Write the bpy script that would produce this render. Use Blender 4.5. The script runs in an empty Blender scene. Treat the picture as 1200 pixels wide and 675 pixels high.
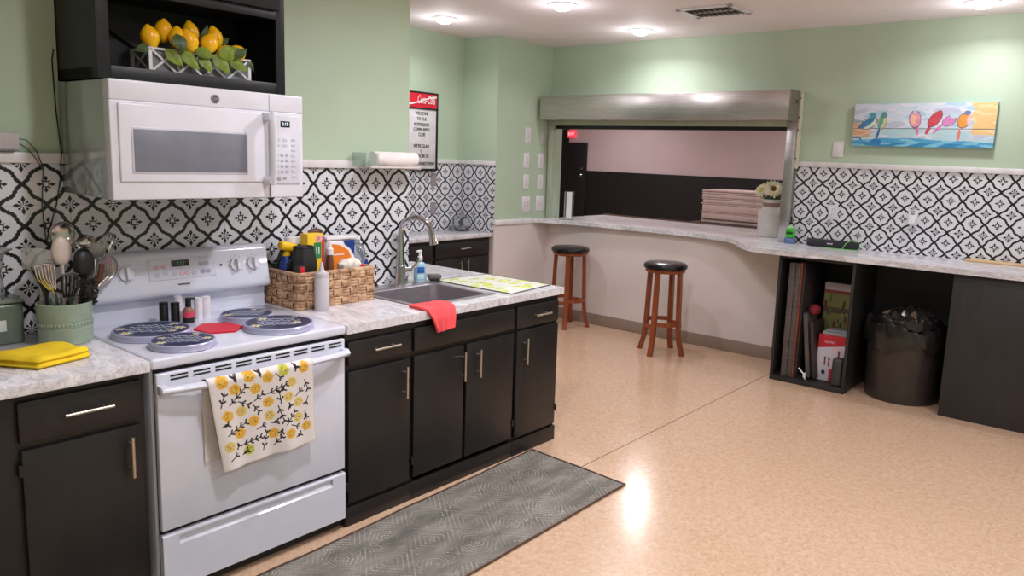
import bpy, bmesh, math, random
import numpy as np
from mathutils import Vector, Matrix, Quaternion
random.seed(7)
PI = math.pi
sc = bpy.context.scene
COL = sc.collection

# ------------------------------------------------------------------ camera
cam_d = bpy.data.cameras.new('camera')
cam = bpy.data.objects.new('camera', cam_d); COL.objects.link(cam)
cam_d.sensor_width = 36.0
cam_d.lens = 890.085 / 1200 * 36
cam_d.shift_x = -38.18 / 1200
cam_d.shift_y = -15.04 / 1200
cam_d.clip_start = 0.05; cam_d.clip_end = 60
_f = Vector((0.77502886, 0.61311976, -0.15301774)); _r = Vector((0.6246182, -0.77998694, 0.03837283)); _u = Vector((0.0958247, 0.12531772, 0.98747815))
_m = Matrix((( _r.x, _u.x, -_f.x, -1.182), (_r.y, _u.y, -_f.y, -3.2859), (_r.z, _u.z, -_f.z, 1.6504), (0, 0, 0, 1)))
cam.matrix_world = _m
sc.camera = cam

# ------------------------------------------------------------------ world, exposure
w = bpy.data.worlds.new('world'); sc.world = w; w.use_nodes = True
w.node_tree.nodes['Background'].inputs[0].default_value = (0.9, 0.9, 1.0, 1)
w.node_tree.nodes['Background'].inputs[1].default_value = 0.05
sc.view_settings.view_transform = 'Standard'
sc.view_settings.look = 'None'
sc.view_settings.gamma = 1
sc.view_settings.use_curve_mapping = False
sc.view_settings.exposure = 0.0
LAMP_W = 19.0          # power of each ceiling fitting
LAMP_COL = (0.97, 0.955, 1.0)
FAR_W = 26.0

# ------------------------------------------------------------------ key dimensions
XB = 5.049      # wall with the serving hatch
YA = 2.085      # back of the alcove
YC = 1.64       # short wall with the switches
XC = 4.231      # return wall of the alcove
XW = 1.705      # end of the stove wall
H = 2.753
CT = 0.914      # counter height
HB = 1.03       # serving counter height
YF = -0.686     # cabinet door plane

# ------------------------------------------------------------------ helpers
OFF = {}
def lin(c):
    out = []
    for v in c[:3]:
        v = v / 255.0
        out.append(v / 12.92 if v <= 0.04045 else ((v + 0.055) / 1.055) ** 2.4)
    return (out[0], out[1], out[2], 1.0)

def tag(o, label=None, cat=None, group=None, kind=None):
    if label: o['label'] = label
    if cat: o['category'] = cat
    if group: o['group'] = group
    if kind: o['kind'] = kind
    return o

def thing(name, label, cat, loc, group=None, rz=0.0):
    o = bpy.data.objects.new(name, None); COL.objects.link(o)
    o.location = loc; o.rotation_euler = (0, 0, rz); o.empty_display_size = 0.05
    OFF[o] = Vector(loc) if rz == 0 else Vector((0, 0, 0))
    return tag(o, label, cat, group)

def copy_tree(o, parent=None):
    c = o.copy(); COL.objects.link(c); c.parent = parent
    for ch in list(o.children): copy_tree(ch, c)
    return c

class MB:
    def __init__(s): s.bm = bmesh.new()
    def box(s, x0, x1, y0, y1, z0, z1, bev=0.0, seg=2):
        x0, x1 = min(x0, x1), max(x0, x1); y0, y1 = min(y0, y1), max(y0, y1); z0, z1 = min(z0, z1), max(z0, z1)
        m = Matrix.Translation(((x0+x1)/2, (y0+y1)/2, (z0+z1)/2)) @ Matrix.Diagonal((x1-x0, y1-y0, z1-z0, 1))
        r = bmesh.ops.create_cube(s.bm, size=1.0, matrix=m)
        bev = min(bev, 0.49*min(x1-x0, y1-y0, z1-z0))
        if bev > 0:
            es = list({e for v in r['verts'] for e in v.link_edges})
            bmesh.ops.bevel(s.bm, geom=es + r['verts'], offset=bev, segments=seg, profile=0.5, affect='EDGES')
        return s
    def rbox(s, c, size, rot, bev=0.0, seg=2):
        m = Matrix.Translation(c) @ rot.to_4x4() @ Matrix.Diagonal((size[0], size[1], size[2], 1))
        r = bmesh.ops.create_cube(s.bm, size=1.0, matrix=m)
        if bev > 0:
            es = list({e for v in r['verts'] for e in v.link_edges})
            bmesh.ops.bevel(s.bm, geom=es + r['verts'], offset=bev, segments=seg, profile=0.5, affect='EDGES')
        return s
    def cyl(s, p0, p1, r0, r1=None, seg=24, cap=True):
        p0 = Vector(p0); p1 = Vector(p1); r1 = r0 if r1 is None else r1
        d = p1 - p0; q = Vector((0, 0, 1)).rotation_difference(d.normalized())
        m = Matrix.Translation((p0+p1)/2) @ q.to_matrix().to_4x4()
        bmesh.ops.create_cone(s.bm, cap_ends=cap, segments=seg, radius1=r0, radius2=r1, depth=d.length, matrix=m)
        return s
    def lathe(s, prof, c=(0, 0, 0), seg=32, sx=1.0, sy=1.0, rot=None):
        c = Vector(c); rings = []
        for (r, z) in prof:
            if r < 1e-6:
                p = Vector((0, 0, z)); p = rot @ p if rot else p
                rings.append([s.bm.verts.new(c + p)])
            else:
                ring = []
                for k in range(seg):
                    a = 2*PI*k/seg; p = Vector((r*math.cos(a)*sx, r*math.sin(a)*sy, z))
                    p = rot @ p if rot else p
                    ring.append(s.bm.verts.new(c + p))
                rings.append(ring)
        for A, B in zip(rings[:-1], rings[1:]):
            for k in range(seg):
                k2 = (k+1) % seg
                if len(A) == 1 and len(B) == 1: continue
                if len(A) == 1: s.bm.faces.new((A[0], B[k], B[k2]))
                elif len(B) == 1: s.bm.faces.new((A[k], A[k2], B[0]))
                else: s.bm.faces.new((A[k], A[k2], B[k2], B[k]))
        return s
    def tube(s, pts, r, seg=10, closed=False, flat=1.0):
        pts = [Vector(p) for p in pts]; n = len(pts); rings = []
        rr = list(r) if isinstance(r, (list, tuple)) else [r]*n
        rr = [rr[0]]*(n-len(rr)) + rr
        t0 = (pts[1]-pts[0]).normalized()
        up = Vector((0, 0, 1)) if abs(t0.z) < 0.9 else Vector((0, 1, 0))
        nrm = t0.cross(up).normalized(); prev = t0
        for i in range(n):
            if closed: t = (pts[(i+1) % n] - pts[i-1]).normalized()
            else: t = (pts[min(i+1, n-1)] - pts[max(i-1, 0)]).normalized()
            q = prev.rotation_difference(t); nrm = q @ nrm; nrm = (nrm - t*nrm.dot(t)).normalized(); prev = t
            b = t.cross(nrm)
            rings.append([s.bm.verts.new(pts[i] + nrm*math.cos(2*PI*k/seg)*rr[i] + b*math.sin(2*PI*k/seg)*rr[i]*flat) for k in range(seg)])
        m = n if closed else n-1
        for i in range(m):
            A = rings[i]; B = rings[(i+1) % n]
            for k in range(seg): s.bm.faces.new((A[k], A[(k+1) % seg], B[(k+1) % seg], B[k]))
        if not closed:
            s.bm.faces.new(list(reversed(rings[0]))); s.bm.faces.new(rings[-1])
        return s
    def prism(s, poly, a0, a1, axis='z'):
        def P(p, a):
            if axis == 'z': return (p[0], p[1], a)
            if axis == 'x': return (a, p[0], p[1])
            return (p[0], a, p[1])
        A = [s.bm.verts.new(P(p, a0)) for p in poly]; B = [s.bm.verts.new(P(p, a1)) for p in poly]
        n = len(poly)
        s.bm.faces.new(A); s.bm.faces.new(list(reversed(B)))
        for k in range(n): s.bm.faces.new((A[k], B[k], B[(k+1) % n], A[(k+1) % n]))
        return s
    def ball(s, c, r, seg=16, rot=None):
        r = r if isinstance(r, (list, tuple)) else (r, r, r)
        m = Matrix.Translation(c) @ (rot.to_4x4() if rot else Matrix.Identity(4)) @ Matrix.Diagonal((r[0], r[1], r[2], 1))
        bmesh.ops.create_uvsphere(s.bm, u_segments=seg, v_segments=max(6, seg//2+2), radius=1.0, matrix=m)
        return s
    def grid(s, fn, nu, nv):
        V = [[s.bm.verts.new(fn(i/nu, j/nv)) for i in range(nu+1)] for j in range(nv+1)]
        for j in range(nv):
            for i in range(nu): s.bm.faces.new((V[j][i], V[j][i+1], V[j+1][i+1], V[j+1][i]))
        return s
    def build(s, name, mat, parent=None, ang=35, solid=0.0, flat=False):
        bm = s.bm
        if solid:
            bmesh.ops.recalc_face_normals(bm, faces=bm.faces)
            g = bmesh.ops.solidify(bm, geom=bm.faces[:], thickness=solid)
        bmesh.ops.recalc_face_normals(bm, faces=bm.faces)
        me = bpy.data.meshes.new(name); bm.to_mesh(me); bm.free()
        return link(name, me, mat, parent, ang, flat)

def link(name, me, mat, parent=None, ang=35, flat=False):
    if mat: me.materials.append(mat)
    if not flat:
        me.polygons.foreach_set('use_smooth', [True]*len(me.polygons))
        try: me.set_sharp_from_angle(angle=math.radians(ang))
        except Exception: pass
    o = bpy.data.objects.new(name, me); COL.objects.link(o)
    if parent is not None:
        off = OFF[parent]; OFF[o] = off
        me.transform(Matrix.Translation(-off)); o.parent = parent
    else:
        co = np.zeros(len(me.vertices)*3); me.vertices.foreach_get('co', co); co = co.reshape(-1, 3)
        lo, hi = co.min(0), co.max(0)
        L = Vector(((lo[0]+hi[0])/2, (lo[1]+hi[1])/2, lo[2]))
        me.transform(Matrix.Translation(-L)); o.location = L; OFF[o] = L
    return o

def paint(name, P, nu, nv, colfn, mat, parent=None, ang=60):
    """grid surface whose own printed colours are stored per vertex; colfn(U,V)->sRGB 0-255"""
    u = np.linspace(0, 1, nu+1); v = np.linspace(0, 1, nv+1); U, V = np.meshgrid(u, v)
    rgb = np.asarray(colfn(U, V), float)/255.0
    co = P(U, V).reshape(-1, 3)
    idx = np.arange((nu+1)*(nv+1)).reshape(nv+1, nu+1)
    f = np.stack([idx[:-1, :-1], idx[:-1, 1:], idx[1:, 1:], idx[1:, :-1]], -1).reshape(-1, 4)
    me = bpy.data.meshes.new(name); me.from_pydata(co.tolist(), [], f.tolist()); me.update()
    a = me.color_attributes.new('Col', 'FLOAT_COLOR', 'POINT')
    l = np.where(rgb <= 0.04045, rgb/12.92, ((rgb+0.055)/1.055)**2.4)
    arr = np.ones((l.shape[0]*l.shape[1], 4)); arr[:, :3] = l.reshape(-1, 3)
    a.data.foreach_set('color', arr.ravel())
    return link(name, me, mat, parent, ang)

def text(name, body, size, mat, parent, loc, ax, ay, shear=0.0, ext=0.001, align='CENTER', sx=1.0):
    """lettering as a thin mesh; ax = reading direction, ay = up direction"""
    cu = bpy.data.curves.new(name, 'FONT'); cu.body = body; cu.size = size; cu.align_x = align; cu.align_y = 'CENTER'
    cu.shear = shear; cu.extrude = ext; cu.resolution_u = 3
    t = bpy.data.objects.new(name, cu); COL.objects.link(t)
    dg = bpy.context.evaluated_depsgraph_get()
    me = bpy.data.meshes.new_from_object(t.evaluated_get(dg)); me.materials.clear()
    COL.objects.unlink(t); bpy.data.objects.remove(t)
    ax = Vector(ax).normalized(); ay = Vector(ay).normalized(); az = ax.cross(ay)
    m = Matrix(((ax.x*sx, ay.x, az.x, loc[0]), (ax.y*sx, ay.y, az.y, loc[1]), (ax.z*sx, ay.z, az.z, loc[2]), (0, 0, 0, 1)))
    me.transform(m); me.name = name
    return link(name, me, mat, parent, flat=True)

# ------------------------------------------------------------------ node helper
class X:
    def __init__(s, nt, k): s.nt = nt; s.k = k
    def _m(s, op, *a):
        n = s.nt.nodes.new('ShaderNodeMath'); n.operation = op
        for i, v in enumerate((s,)+a):
            if isinstance(v, X): s.nt.links.new(v.k, n.inputs[i])
            else: n.inputs[i].default_value = v
        return X(s.nt, n.outputs[0])
    def __add__(s, o): return s._m('ADD', o)
    def __radd__(s, o): return s._m('ADD', o)
    def __sub__(s, o): return s._m('SUBTRACT', o)
    def __rsub__(s, o): return (s*-1.0)+o
    def __mul__(s, o): return s._m('MULTIPLY', o)
    def __rmul__(s, o): return s._m('MULTIPLY', o)
    def __truediv__(s, o): return s._m('DIVIDE', o)
    def abs(s): return s._m('ABSOLUTE')
    def fract(s): return s._m('FRACT')
    def floor(s): return s._m('FLOOR')
    def pow(s, p): return s._m('POWER', p)
    def sin(s): return s._m('SINE')
    def min(s, o): return s._m('MINIMUM', o)
    def max(s, o): return s._m('MAXIMUM', o)
    def lt(s, o): return s._m('LESS_THAN', o)
    def gt(s, o): return s._m('GREATER_THAN', o)
    def clamp(s): return s.max(0.0).min(1.0)
    def below(s, e, w): return ((s-e)/(-w)+0.5).clamp()      # soft s<e
def newmat(name, rough=0.5, metal=0.0, spec=0.5):
    m = bpy.data.materials.new(name); m.use_nodes = True; nt = m.node_tree
    b = nt.nodes['Principled BSDF']; b.inputs['Roughness'].default_value = rough; b.inputs['Metallic'].default_value = metal
    b.inputs['Specular IOR Level'].default_value = spec
    return m, nt, b
def pos(nt, obj=False):
    if obj:
        c = nt.nodes.new('ShaderNodeTexCoord'); k = c.outputs['Object']
    else:
        c = nt.nodes.new('ShaderNodeNewGeometry'); k = c.outputs['Position']
    s = nt.nodes.new('ShaderNodeSeparateXYZ'); nt.links.new(k, s.inputs[0])
    return k, X(nt, s.outputs[0]), X(nt, s.outputs[1]), X(nt, s.outputs[2])
def mapping(nt, k, scale=(1, 1, 1), rot=(0, 0, 0)):
    m = nt.nodes.new('ShaderNodeMapping'); m.inputs['Scale'].default_value = scale; m.inputs['Rotation'].default_value = rot
    nt.links.new(k, m.inputs['Vector']); return m.outputs[0]
def noise(nt, k, scale, detail=4, rough=0.5, dist=0.0):
    n = nt.nodes.new('ShaderNodeTexNoise'); n.inputs['Scale'].default_value = scale; n.inputs['Detail'].default_value = detail
    n.inputs['Roughness'].default_value = rough; n.inputs['Distortion'].default_value = dist
    nt.links.new(k, n.inputs['Vector']); return X(nt, n.outputs[0])
def ramp(nt, x, stops):
    r = nt.nodes.new('ShaderNodeValToRGB'); e = r.color_ramp.elements
    while len(e) < len(stops): e.new(0.5)
    for el, (p, c) in zip(e, stops): el.position = p; el.color = lin(c)
    nt.links.new(x.k, r.inputs[0]); return r.outputs[0]
def mix(nt, f, a, b):
    n = nt.nodes.new('ShaderNodeMix'); n.data_type = 'RGBA'
    if isinstance(f, X): nt.links.new(f.k, n.inputs[0])
    else: n.inputs[0].default_value = f
    for i, c in ((6, a), (7, b)):
        if isinstance(c, tuple): n.inputs[i].default_value = lin(c)
        else: nt.links.new(c, n.inputs[i])
    return n.outputs[2]
def bump(nt, b, h, strength=0.2, dist=0.002):
    n = nt.nodes.new('ShaderNodeBump'); n.inputs['Strength'].default_value = strength; n.inputs['Distance'].default_value = dist
    nt.links.new(h.k, n.inputs['Height']); nt.links.new(n.outputs[0], b.inputs['Normal'])
_mc = {}
def plain(name, rgb, rough=0.5, metal=0.0, var=0.04, scale=12, bmp=0.0, bscale=150, spec=0.5, coat=0.0, trans=0.0, alpha=1.0, sss=0.0, emit=0.0, stretch=(1, 1, 1)):
    if name in _mc: return _mc[name]
    m, nt, b = newmat(name, rough, metal, spec)
    k, x, y, z = pos(nt, True); kk = mapping(nt, k, stretch)
    n = noise(nt, kk, scale, 3)
    lo = tuple(max(0, c*(1-var)) for c in rgb); hi = tuple(min(255, c*(1+var)) for c in rgb)
    c = ramp(nt, n, [(0.3, lo), (0.7, hi)]); nt.links.new(c, b.inputs['Base Color'])
    if bmp: bump(nt, b, noise(nt, kk, bscale, 2), bmp, 0.001)
    b.inputs['Coat Weight'].default_value = coat
    b.inputs['Transmission Weight'].default_value = trans
    b.inputs['Alpha'].default_value = alpha
    if emit:
        b.inputs['Emission Color'].default_value = lin(rgb); b.inputs['Emission Strength'].default_value = emit
    _mc[name] = m; return m
def vcol(name, rough=0.6, bmp=0.0, bscale=300, coat=0.0):
    m, nt, b = newmat(name, rough); a = nt.nodes.new('ShaderNodeVertexColor'); a.layer_name = 'Col'
    nt.links.new(a.outputs[0], b.inputs['Base Color']); b.inputs['Coat Weight'].default_value = coat
    if bmp:
        k, x, y, z = pos(nt, True); bump(nt, b, noise(nt, k, bscale, 2), bmp, 0.001)
    return m
def tile_mat(name, axis, oh, oz, a=0.157):
    m, nt, b = newmat(name, 0.32)
    k, x, y, z = pos(nt); h = x if axis == 'x' else y
    u = ((h - oh)/a + 0.5).fract() - 0.5; v = ((z - oz)/a + 0.5).fract() - 0.5
    u = u.abs(); v = v.abs()
    d = (u - v).abs()
    f = u + v - d.below(0.10, 0.025)*0.036 - d.below(0.22, 0.035)*0.036 + 0.010
    line = (f - 0.5).abs().below(0.064, 0.014)
    # ringed square with four petals
    mx = u.max(v); mn = u.min(v)
    ring = (mx - 0.064).abs().below(0.016, 0.008)
    pet = (((mx - 0.138).abs()/0.075) + mn/0.046).below(1.0, 0.15)
    dot = ((u-0.082).abs() + (v-0.082).abs()).below(0.024, 0.01)
    # flower with eight petals in the other cells
    U = 0.5 - u; V = 0.5 - v; MX = U.max(V); MN = U.min(V)
    pet2 = (((MX - 0.142).abs()/0.09) + MN/0.05).below(1.0, 0.15)
    stem2 = MN.below(0.012, 0.006) * MX.below(0.1, 0.01) * MX.gt(0.02)
    dot2 = ((U-0.083)*(U-0.083) + (V-0.083)*(V-0.083)).below(0.0009, 0.0003) * (U-V).abs().below(0.05, 0.01)
    dot2 = dot2.max(((U-0.045).abs()+(V-0.045).abs()).below(0.02, 0.01))
    ink = line.max(ring).max(pet).max(dot).max(pet2).max(stem2).max(dot2)
    hs = (((h - oh)/(a*2) + 0.25).fract() - 0.5).abs(); seam = hs.gt(0.4965)
    zs = (((z - oz)/(a*2) + 0.25).fract() - 0.5).abs(); seam = seam.max(zs.gt(0.4965))
    n = noise(nt, k, 9, 3)
    base = mix(nt, n, (214, 214, 222), (228, 228, 234))
    base = mix(nt, seam*0.35, base, (120, 120, 125))
    c = mix(nt, ink, base, (22, 22, 27)); nt.links.new(c, b.inputs['Base Color'])
    bump(nt, b, seam*-1.0, 0.3, 0.001)
    return m
def marble(name):
    m, nt, b = newmat(name, 0.16); k, x, y, z = pos(nt)
    w1 = noise(nt, mapping(nt, k, (3.2, 1.4, 3.2), (0, 0, 0.5)), 1.5, 6, 0.58, 1.4)
    w2 = noise(nt, mapping(nt, k, (11, 3.2, 9), (0, 0, -0.3)), 1.2, 5, 0.6, 1.8)
    vein = (w2 - 0.5).abs().below(0.02, 0.05); vein2 = (w1 - 0.5).abs().below(0.015, 0.07)
    c = ramp(nt, w1, [(0.3, (196, 194, 200)), (0.46, (228, 226, 232)), (0.75, (240, 239, 243))])
    c = mix(nt, vein*0.38, c, (112, 106, 112)); c = mix(nt, vein2*0.4, c, (150, 146, 154))
    st = noise(nt, mapping(nt, k, (30, 8, 4), (0, 0, 0.4)), 1.0, 4, 0.6, 0.6)
    c = mix(nt, (st-0.6).max(0.0).min(0.12)*2.5, c, (140, 122, 108))
    nt.links.new(c, b.inputs['Base Color']); return m
def floor_mat():
    m, nt, b = newmat('vinyl_floor', 0.2); k, x, y, z = pos(nt)
    n1 = noise(nt, mapping(nt, k, (1, 1, 1), (0, 0, 0.6)), 45, 4, 0.7, 1.0); n2 = noise(nt, k, 0.9, 3)
    n3 = noise(nt, mapping(nt, k, (18, 42, 1), (0, 0, 0.3)), 2.2, 3, 0.6, 1.0)
    c = ramp(nt, n1, [(0.3, (188, 152, 124)), (0.5, (207, 174, 147)), (0.72, (220, 192, 168))])
    c = mix(nt, (n3-0.6).max(0.0).min(0.12)*4.0, c, (172, 138, 108))
    c = mix(nt, n2*0.25, c, (205, 172, 140))
    gx = (((x - 4.262)/0.61 + 0.5).fract()-0.5).abs(); gy = (((y + 1.045)/0.61 + 0.5).fract()-0.5).abs()
    faint = gx.below(0.0022, 0.001).max(gy.below(0.0022, 0.001))*0.16
    main = (y+1.045).abs().below(0.0036, 0.001)*0.9
    main = main.max((x-4.262).abs().below(0.0025, 0.001)*(y+2.34).lt(0.0)*0.6)
    c = mix(nt, faint.max(main), c, (96, 70, 52))
    nt.links.new(c, b.inputs['Base Color'])
    r = noise(nt, k, 3.0, 4); rr = r*0.12 + 0.12; nt.links.new(rr.k, b.inputs['Roughness'])
    h = noise(nt, k, 30, 3)*0.5 + noise(nt, k, 7, 2)
    bump(nt, b, h, 0.09, 0.004); return m
def rug_mat():
    m, nt, b = newmat('rug_pile', 0.95, spec=0.1); k, x, y, z = pos(nt)
    a = 0.26
    u = ((x/(a*0.9)).fract()-0.5).abs(); v = (((y+0.74)/(a*1.2)).fract()-0.5).abs()
    r1 = u.max(u*0.5 + v*0.87); U = 0.5-u; V = 0.5-v; r2 = U.max(U*0.5+V*0.87)
    rings = ((r1*16.0).fract()-0.5).abs().below(0.16, 0.14)
    rings = rings.max(((r2*13.0).fract()-0.5).abs().below(0.15, 0.14)*r2.lt(0.22))
    dia = (((u+v)*9.0).fract()-0.5).abs().below(0.12, 0.12)
    sel = r1.gt(0.3); pat = rings*(sel*-1.0+1.0) + dia*sel
    dots = ((x*95.0).fract()-0.5).abs().below(0.36, 0.2)*((y*95.0).fract()-0.5).abs().below(0.36, 0.2)
    wear = noise(nt, mapping(nt, k, (1.2, 3, 1)), 3.5, 4, 0.6); wear2 = noise(nt, k, 160, 2)
    base = ramp(nt, wear, [(0.3, (92, 90, 86)), (0.5, (122, 118, 112)), (0.7, (152, 146, 140))])
    base = mix(nt, wear2*0.5, base, (112, 108, 100))
    wr = noise(nt, mapping(nt, k, (1.0, 2.2, 1), (0, 0, 0.8)), 5.0, 4, 0.6)
    c = mix(nt, pat*dots*((wr-0.38).max(0.0)*3.2).min(0.85), base, (196, 192, 182))
    nt.links.new(c, b.inputs['Base Color']); bump(nt, b, wear2+pat*0.5, 0.5, 0.003); return m
def wood_mat(name, c0, c1, rough=0.35, scale=(30, 30, 2.5)):
    m, nt, b = newmat(name, rough); k, x, y, z = pos(nt, True)
    n = noise(nt, mapping(nt, k, scale), 1.5, 5, 0.6, 1.2)
    nt.links.new(ramp(nt, n, [(0.3, c0), (0.7, c1)]), b.inputs['Base Color']); return m
def steel_mat(name, rgb=(190, 190, 192), rough=0.28, stretch=(1, 1, 60)):
    m, nt, b = newmat(name, rough, 1.0); k, x, y, z = pos(nt, True)
    n = noise(nt, mapping(nt, k, stretch), 4, 4)
    nt.links.new(ramp(nt, n, [(0.3, tuple(c*0.9 for c in rgb)), (0.7, rgb)]), b.inputs['Base Color'])
    n2 = noise(nt, k, 5, 3); rr = n2*0.25 + (rough-0.1); nt.links.new(rr.k, b.inputs['Roughness']); return m
def black_paint(name, rgb=(36, 32, 33), rough=0.42):
    m, nt, b = newmat(name, rough); k, x, y, z = pos(nt)
    n = noise(nt, mapping(nt, k, (8, 8, 1.2)), 3, 5, 0.6); n2 = noise(nt, k, 2.0, 3)
    c = ramp(nt, n, [(0.3, tuple(v*0.85 for v in rgb)), (0.7, tuple(v*1.12 for v in rgb))])
    nt.links.new(c, b.inputs['Base Color']); bump(nt, b, noise(nt, mapping(nt, k, (60, 60, 6)), 2, 3), 0.12, 0.001)
    nt.links.new((n2*0.2+(rough-0.1)).k, b.inputs['Roughness']); return m

def wall_paint(name, rgb, rough=0.4):
    m, nt, b = newmat(name, rough); k, x, y, z = pos(nt)
    n = noise(nt, k, 1.6, 3); c = ramp(nt, n, [(0.3, tuple(v*0.98 for v in rgb)), (0.7, tuple(min(255, v*1.02) for v in rgb))])
    nt.links.new(c, b.inputs['Base Color']); bump(nt, b, noise(nt, k, 60, 3), 0.06, 0.001); return m

GREEN = wall_paint('sage_green_paint', (184, 203, 180), 0.5)
WHITEW = wall_paint('white_wainscot_paint', (226, 216, 214), 0.45)
CEIL = wall_paint('ceiling_paint', (238, 228, 230), 0.7)
TRIM = plain('white_trim_gloss', (226, 224, 226), 0.3)
PINK = wall_paint('far_wall_paint', (206, 186, 190), 0.6)
BLACKW = black_paint('black_wall_paint', (24, 22, 25), 0.5)
CAB = black_paint('espresso_cabinet_paint', (29, 26, 28), 0.4)
CABD = black_paint('cabinet_recess_paint', (16, 14, 15), 0.6)
SHELFB = black_paint('charcoal_shelf_paint', (21, 22, 28), 0.45)
PANELB = black_paint('charcoal_panel_paint', (40, 39, 39), 0.5)
ENAMEL = plain('white_enamel', (214, 217, 232), 0.14, var=0.01, coat=0.3)
MWHITE = plain('white_appliance_plastic', (222, 222, 232), 0.25, var=0.01)
MSIDE = plain('appliance_side_metal', (176, 184, 184), 0.12, 0.5, var=0.02)
NICKEL = steel_mat('brushed_nickel', (205, 196, 186), 0.3)
STEEL = steel_mat('brushed_stainless', (205, 203, 204), 0.3, (1, 1, 40))
CHROME = plain('chrome', (200, 200, 205), 0.08, 1.0, var=0.02)
BLACKP = plain('black_plastic', (20, 20, 22), 0.35)
BLACKM = plain('matte_black', (14, 14, 15), 0.8)
MARBLE = marble('marble_laminate')
CLEAR = plain('clear_plastic', (240, 244, 246), 0.05, trans=0.95, var=0.0)
RED = plain('red_silicone', (214, 22, 48), 0.45, var=0.02)

# ------------------------------------------------------------------ setting
def S(o): o['kind'] = 'structure'; return o
X0, Y0, XF = -3.0, -5.5, 11.0
S(MB().box(X0-0.1, XF+0.2, Y0-0.1, 9.0, -0.12, 0.0).build('floor', floor_mat()))
S(MB().box(X0-0.1, XF+0.2, Y0-0.1, 9.0, H, H+0.12).build('ceiling', CEIL))
wl = S(MB().box(X0, XW, 0.0, 0.12, 0, H).build('wall_left', GREEN))
MB().box(X0, XW, -0.006, 0.0, CT, 1.556).build('backsplash', tile_mat('tile_left', 'x', 1.314, 1.478), wl)
MB().box(X0, XW+0.004, -0.022, 0.0, 1.556, 1.596, 0.005).build('cap_rail', TRIM, wl)
wa = S(MB().box(0.9, XC+0.05, YA, YA+0.1, 0, H).build('wall_alcove', GREEN))
MB().box(0.9, XC, YA-0.006, YA, CT, 1.556).build('backsplash', tile_mat('tile_alcove', 'x', 3.996, 1.482, 0.163), wa)
MB().box(0.9, XC, YA-0.022, YA, 1.556, 1.596, 0.005).build('cap_rail', TRIM, wa)
S(MB().box(0.8, 0.9, 0.12, YA+0.1, 0, H).build('wall_alcove_end', GREEN))
wc = S(MB().box(XC, XB+0.15, YC, YA+0.1, 0, H).build('wall_corner', GREEN))
MB().box(XC-0.006, XC, YC+0.005, YA, CT, 1.556).build('backsplash', tile_mat('tile_return', 'y', 1.831, 1.482, 0.163), wc)
MB().box(XC-0.022, XC, YC+0.0, YA, 1.556, 1.596, 0.005).build('cap_rail', TRIM, wc)
MB().box(XC-0.004, XB, YC-0.006, YC, 0.0, 0.985).build('wainscot', WHITEW, wc)
MB().box(XC-0.005, XC, YC-0.006, YC+0.4, 0.0, 0.874).box(XC-0.005, XC, YC-0.006, YC+0.004, 0.874, 0.985).build('wainscot_return', WHITEW, wc)
MB().box(XC-0.006, XB, YC-0.022, YC, 0.985, 1.035, 0.006).build('chair_rail', TRIM, wc)
# serving wall with its opening
OY0, OY1, OZ0, OZ1 = -0.865, 1.60, 1.0, 2.03
b = MB(); T = XB+0.15
b.box(XB, T, Y0, 9.0, 0, OZ0).box(XB, T, Y0, OY0, OZ0, H).box(XB, T, OY1, 9.0, OZ0, H).box(XB, T, OY0, OY1, OZ1, H)
wb = S(b.build('wall_back', GREEN))
MB().box(XB-0.006, XB, -1.10, YC, 0.0, 0.985).build('wainscot', WHITEW, wb)
MB().box(XB-0.006, XB, Y0, -1.10, 0.0, 0.985).build('dark_wainscot', BLACKW, wb)
MB().box(XB-0.006, XB, Y0, -0.962, HB, 1.657).build('backsplash', tile_mat('tile_back', 'y', -1.028, 1.607), wb)
MB().box(XB-0.022, XB, Y0, -0.958, 1.657, 1.698, 0.005).build('cap_rail', TRIM, wb)
BASE = wall_paint('taupe_cove_base', (152, 132, 122), 0.4)
S(MB().box(XB-0.014, XB-0.006, -1.10, YC-0.01, 0.0, 0.112, 0.003).build('baseboard_back', BASE))
S(MB().box(XC, XB-0.014, YC-0.016, YC-0.006, 0.0, 0.112, 0.003).build('baseboard_corner', BASE))
S(MB().box(X0-0.1, X0, Y0, 0.12, 0, H).build('wall_rear', GREEN))
S(MB().box(X0-0.1, XB, Y0-0.1, Y0, 0, H).build('wall_right', GREEN))
# the hall beyond the hatch
wf = S(MB().box(XF, XF+0.1, Y0, 9.0, 0, H).build('wall_far', PINK))
MB().box(XF-0.02, XF, Y0, 5.39, 0.0, 1.43).build('black_wainscot', BLACKW, wf)
MB().box(XF-0.03, XF, 5.86, 9.0, 0.0, H).build('black_panel', BLACKW, wf)
S(MB().box(T, XF, Y0-0.1, Y0, 0, H).build('wall_far_right', PINK))
S(MB().box(T, XF, 9.0, 9.1, 0, H).build('wall_far_left', PINK))
d1 = S(MB().box(XF-0.06, XF-0.02, 5.39, 5.86, 0, 1.965, 0.004).build('door_1', BLACKW))
MB().cyl((XF-0.09, 5.475, 1.34), (XF-0.06, 5.475, 1.34), 0.03).ball((XF-0.1, 5.475, 1.34), 0.03).cyl((XF-0.075, 5.475, 1.46), (XF-0.06, 5.475, 1.46), 0.022).build('door_handle', CHROME, d1)

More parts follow.
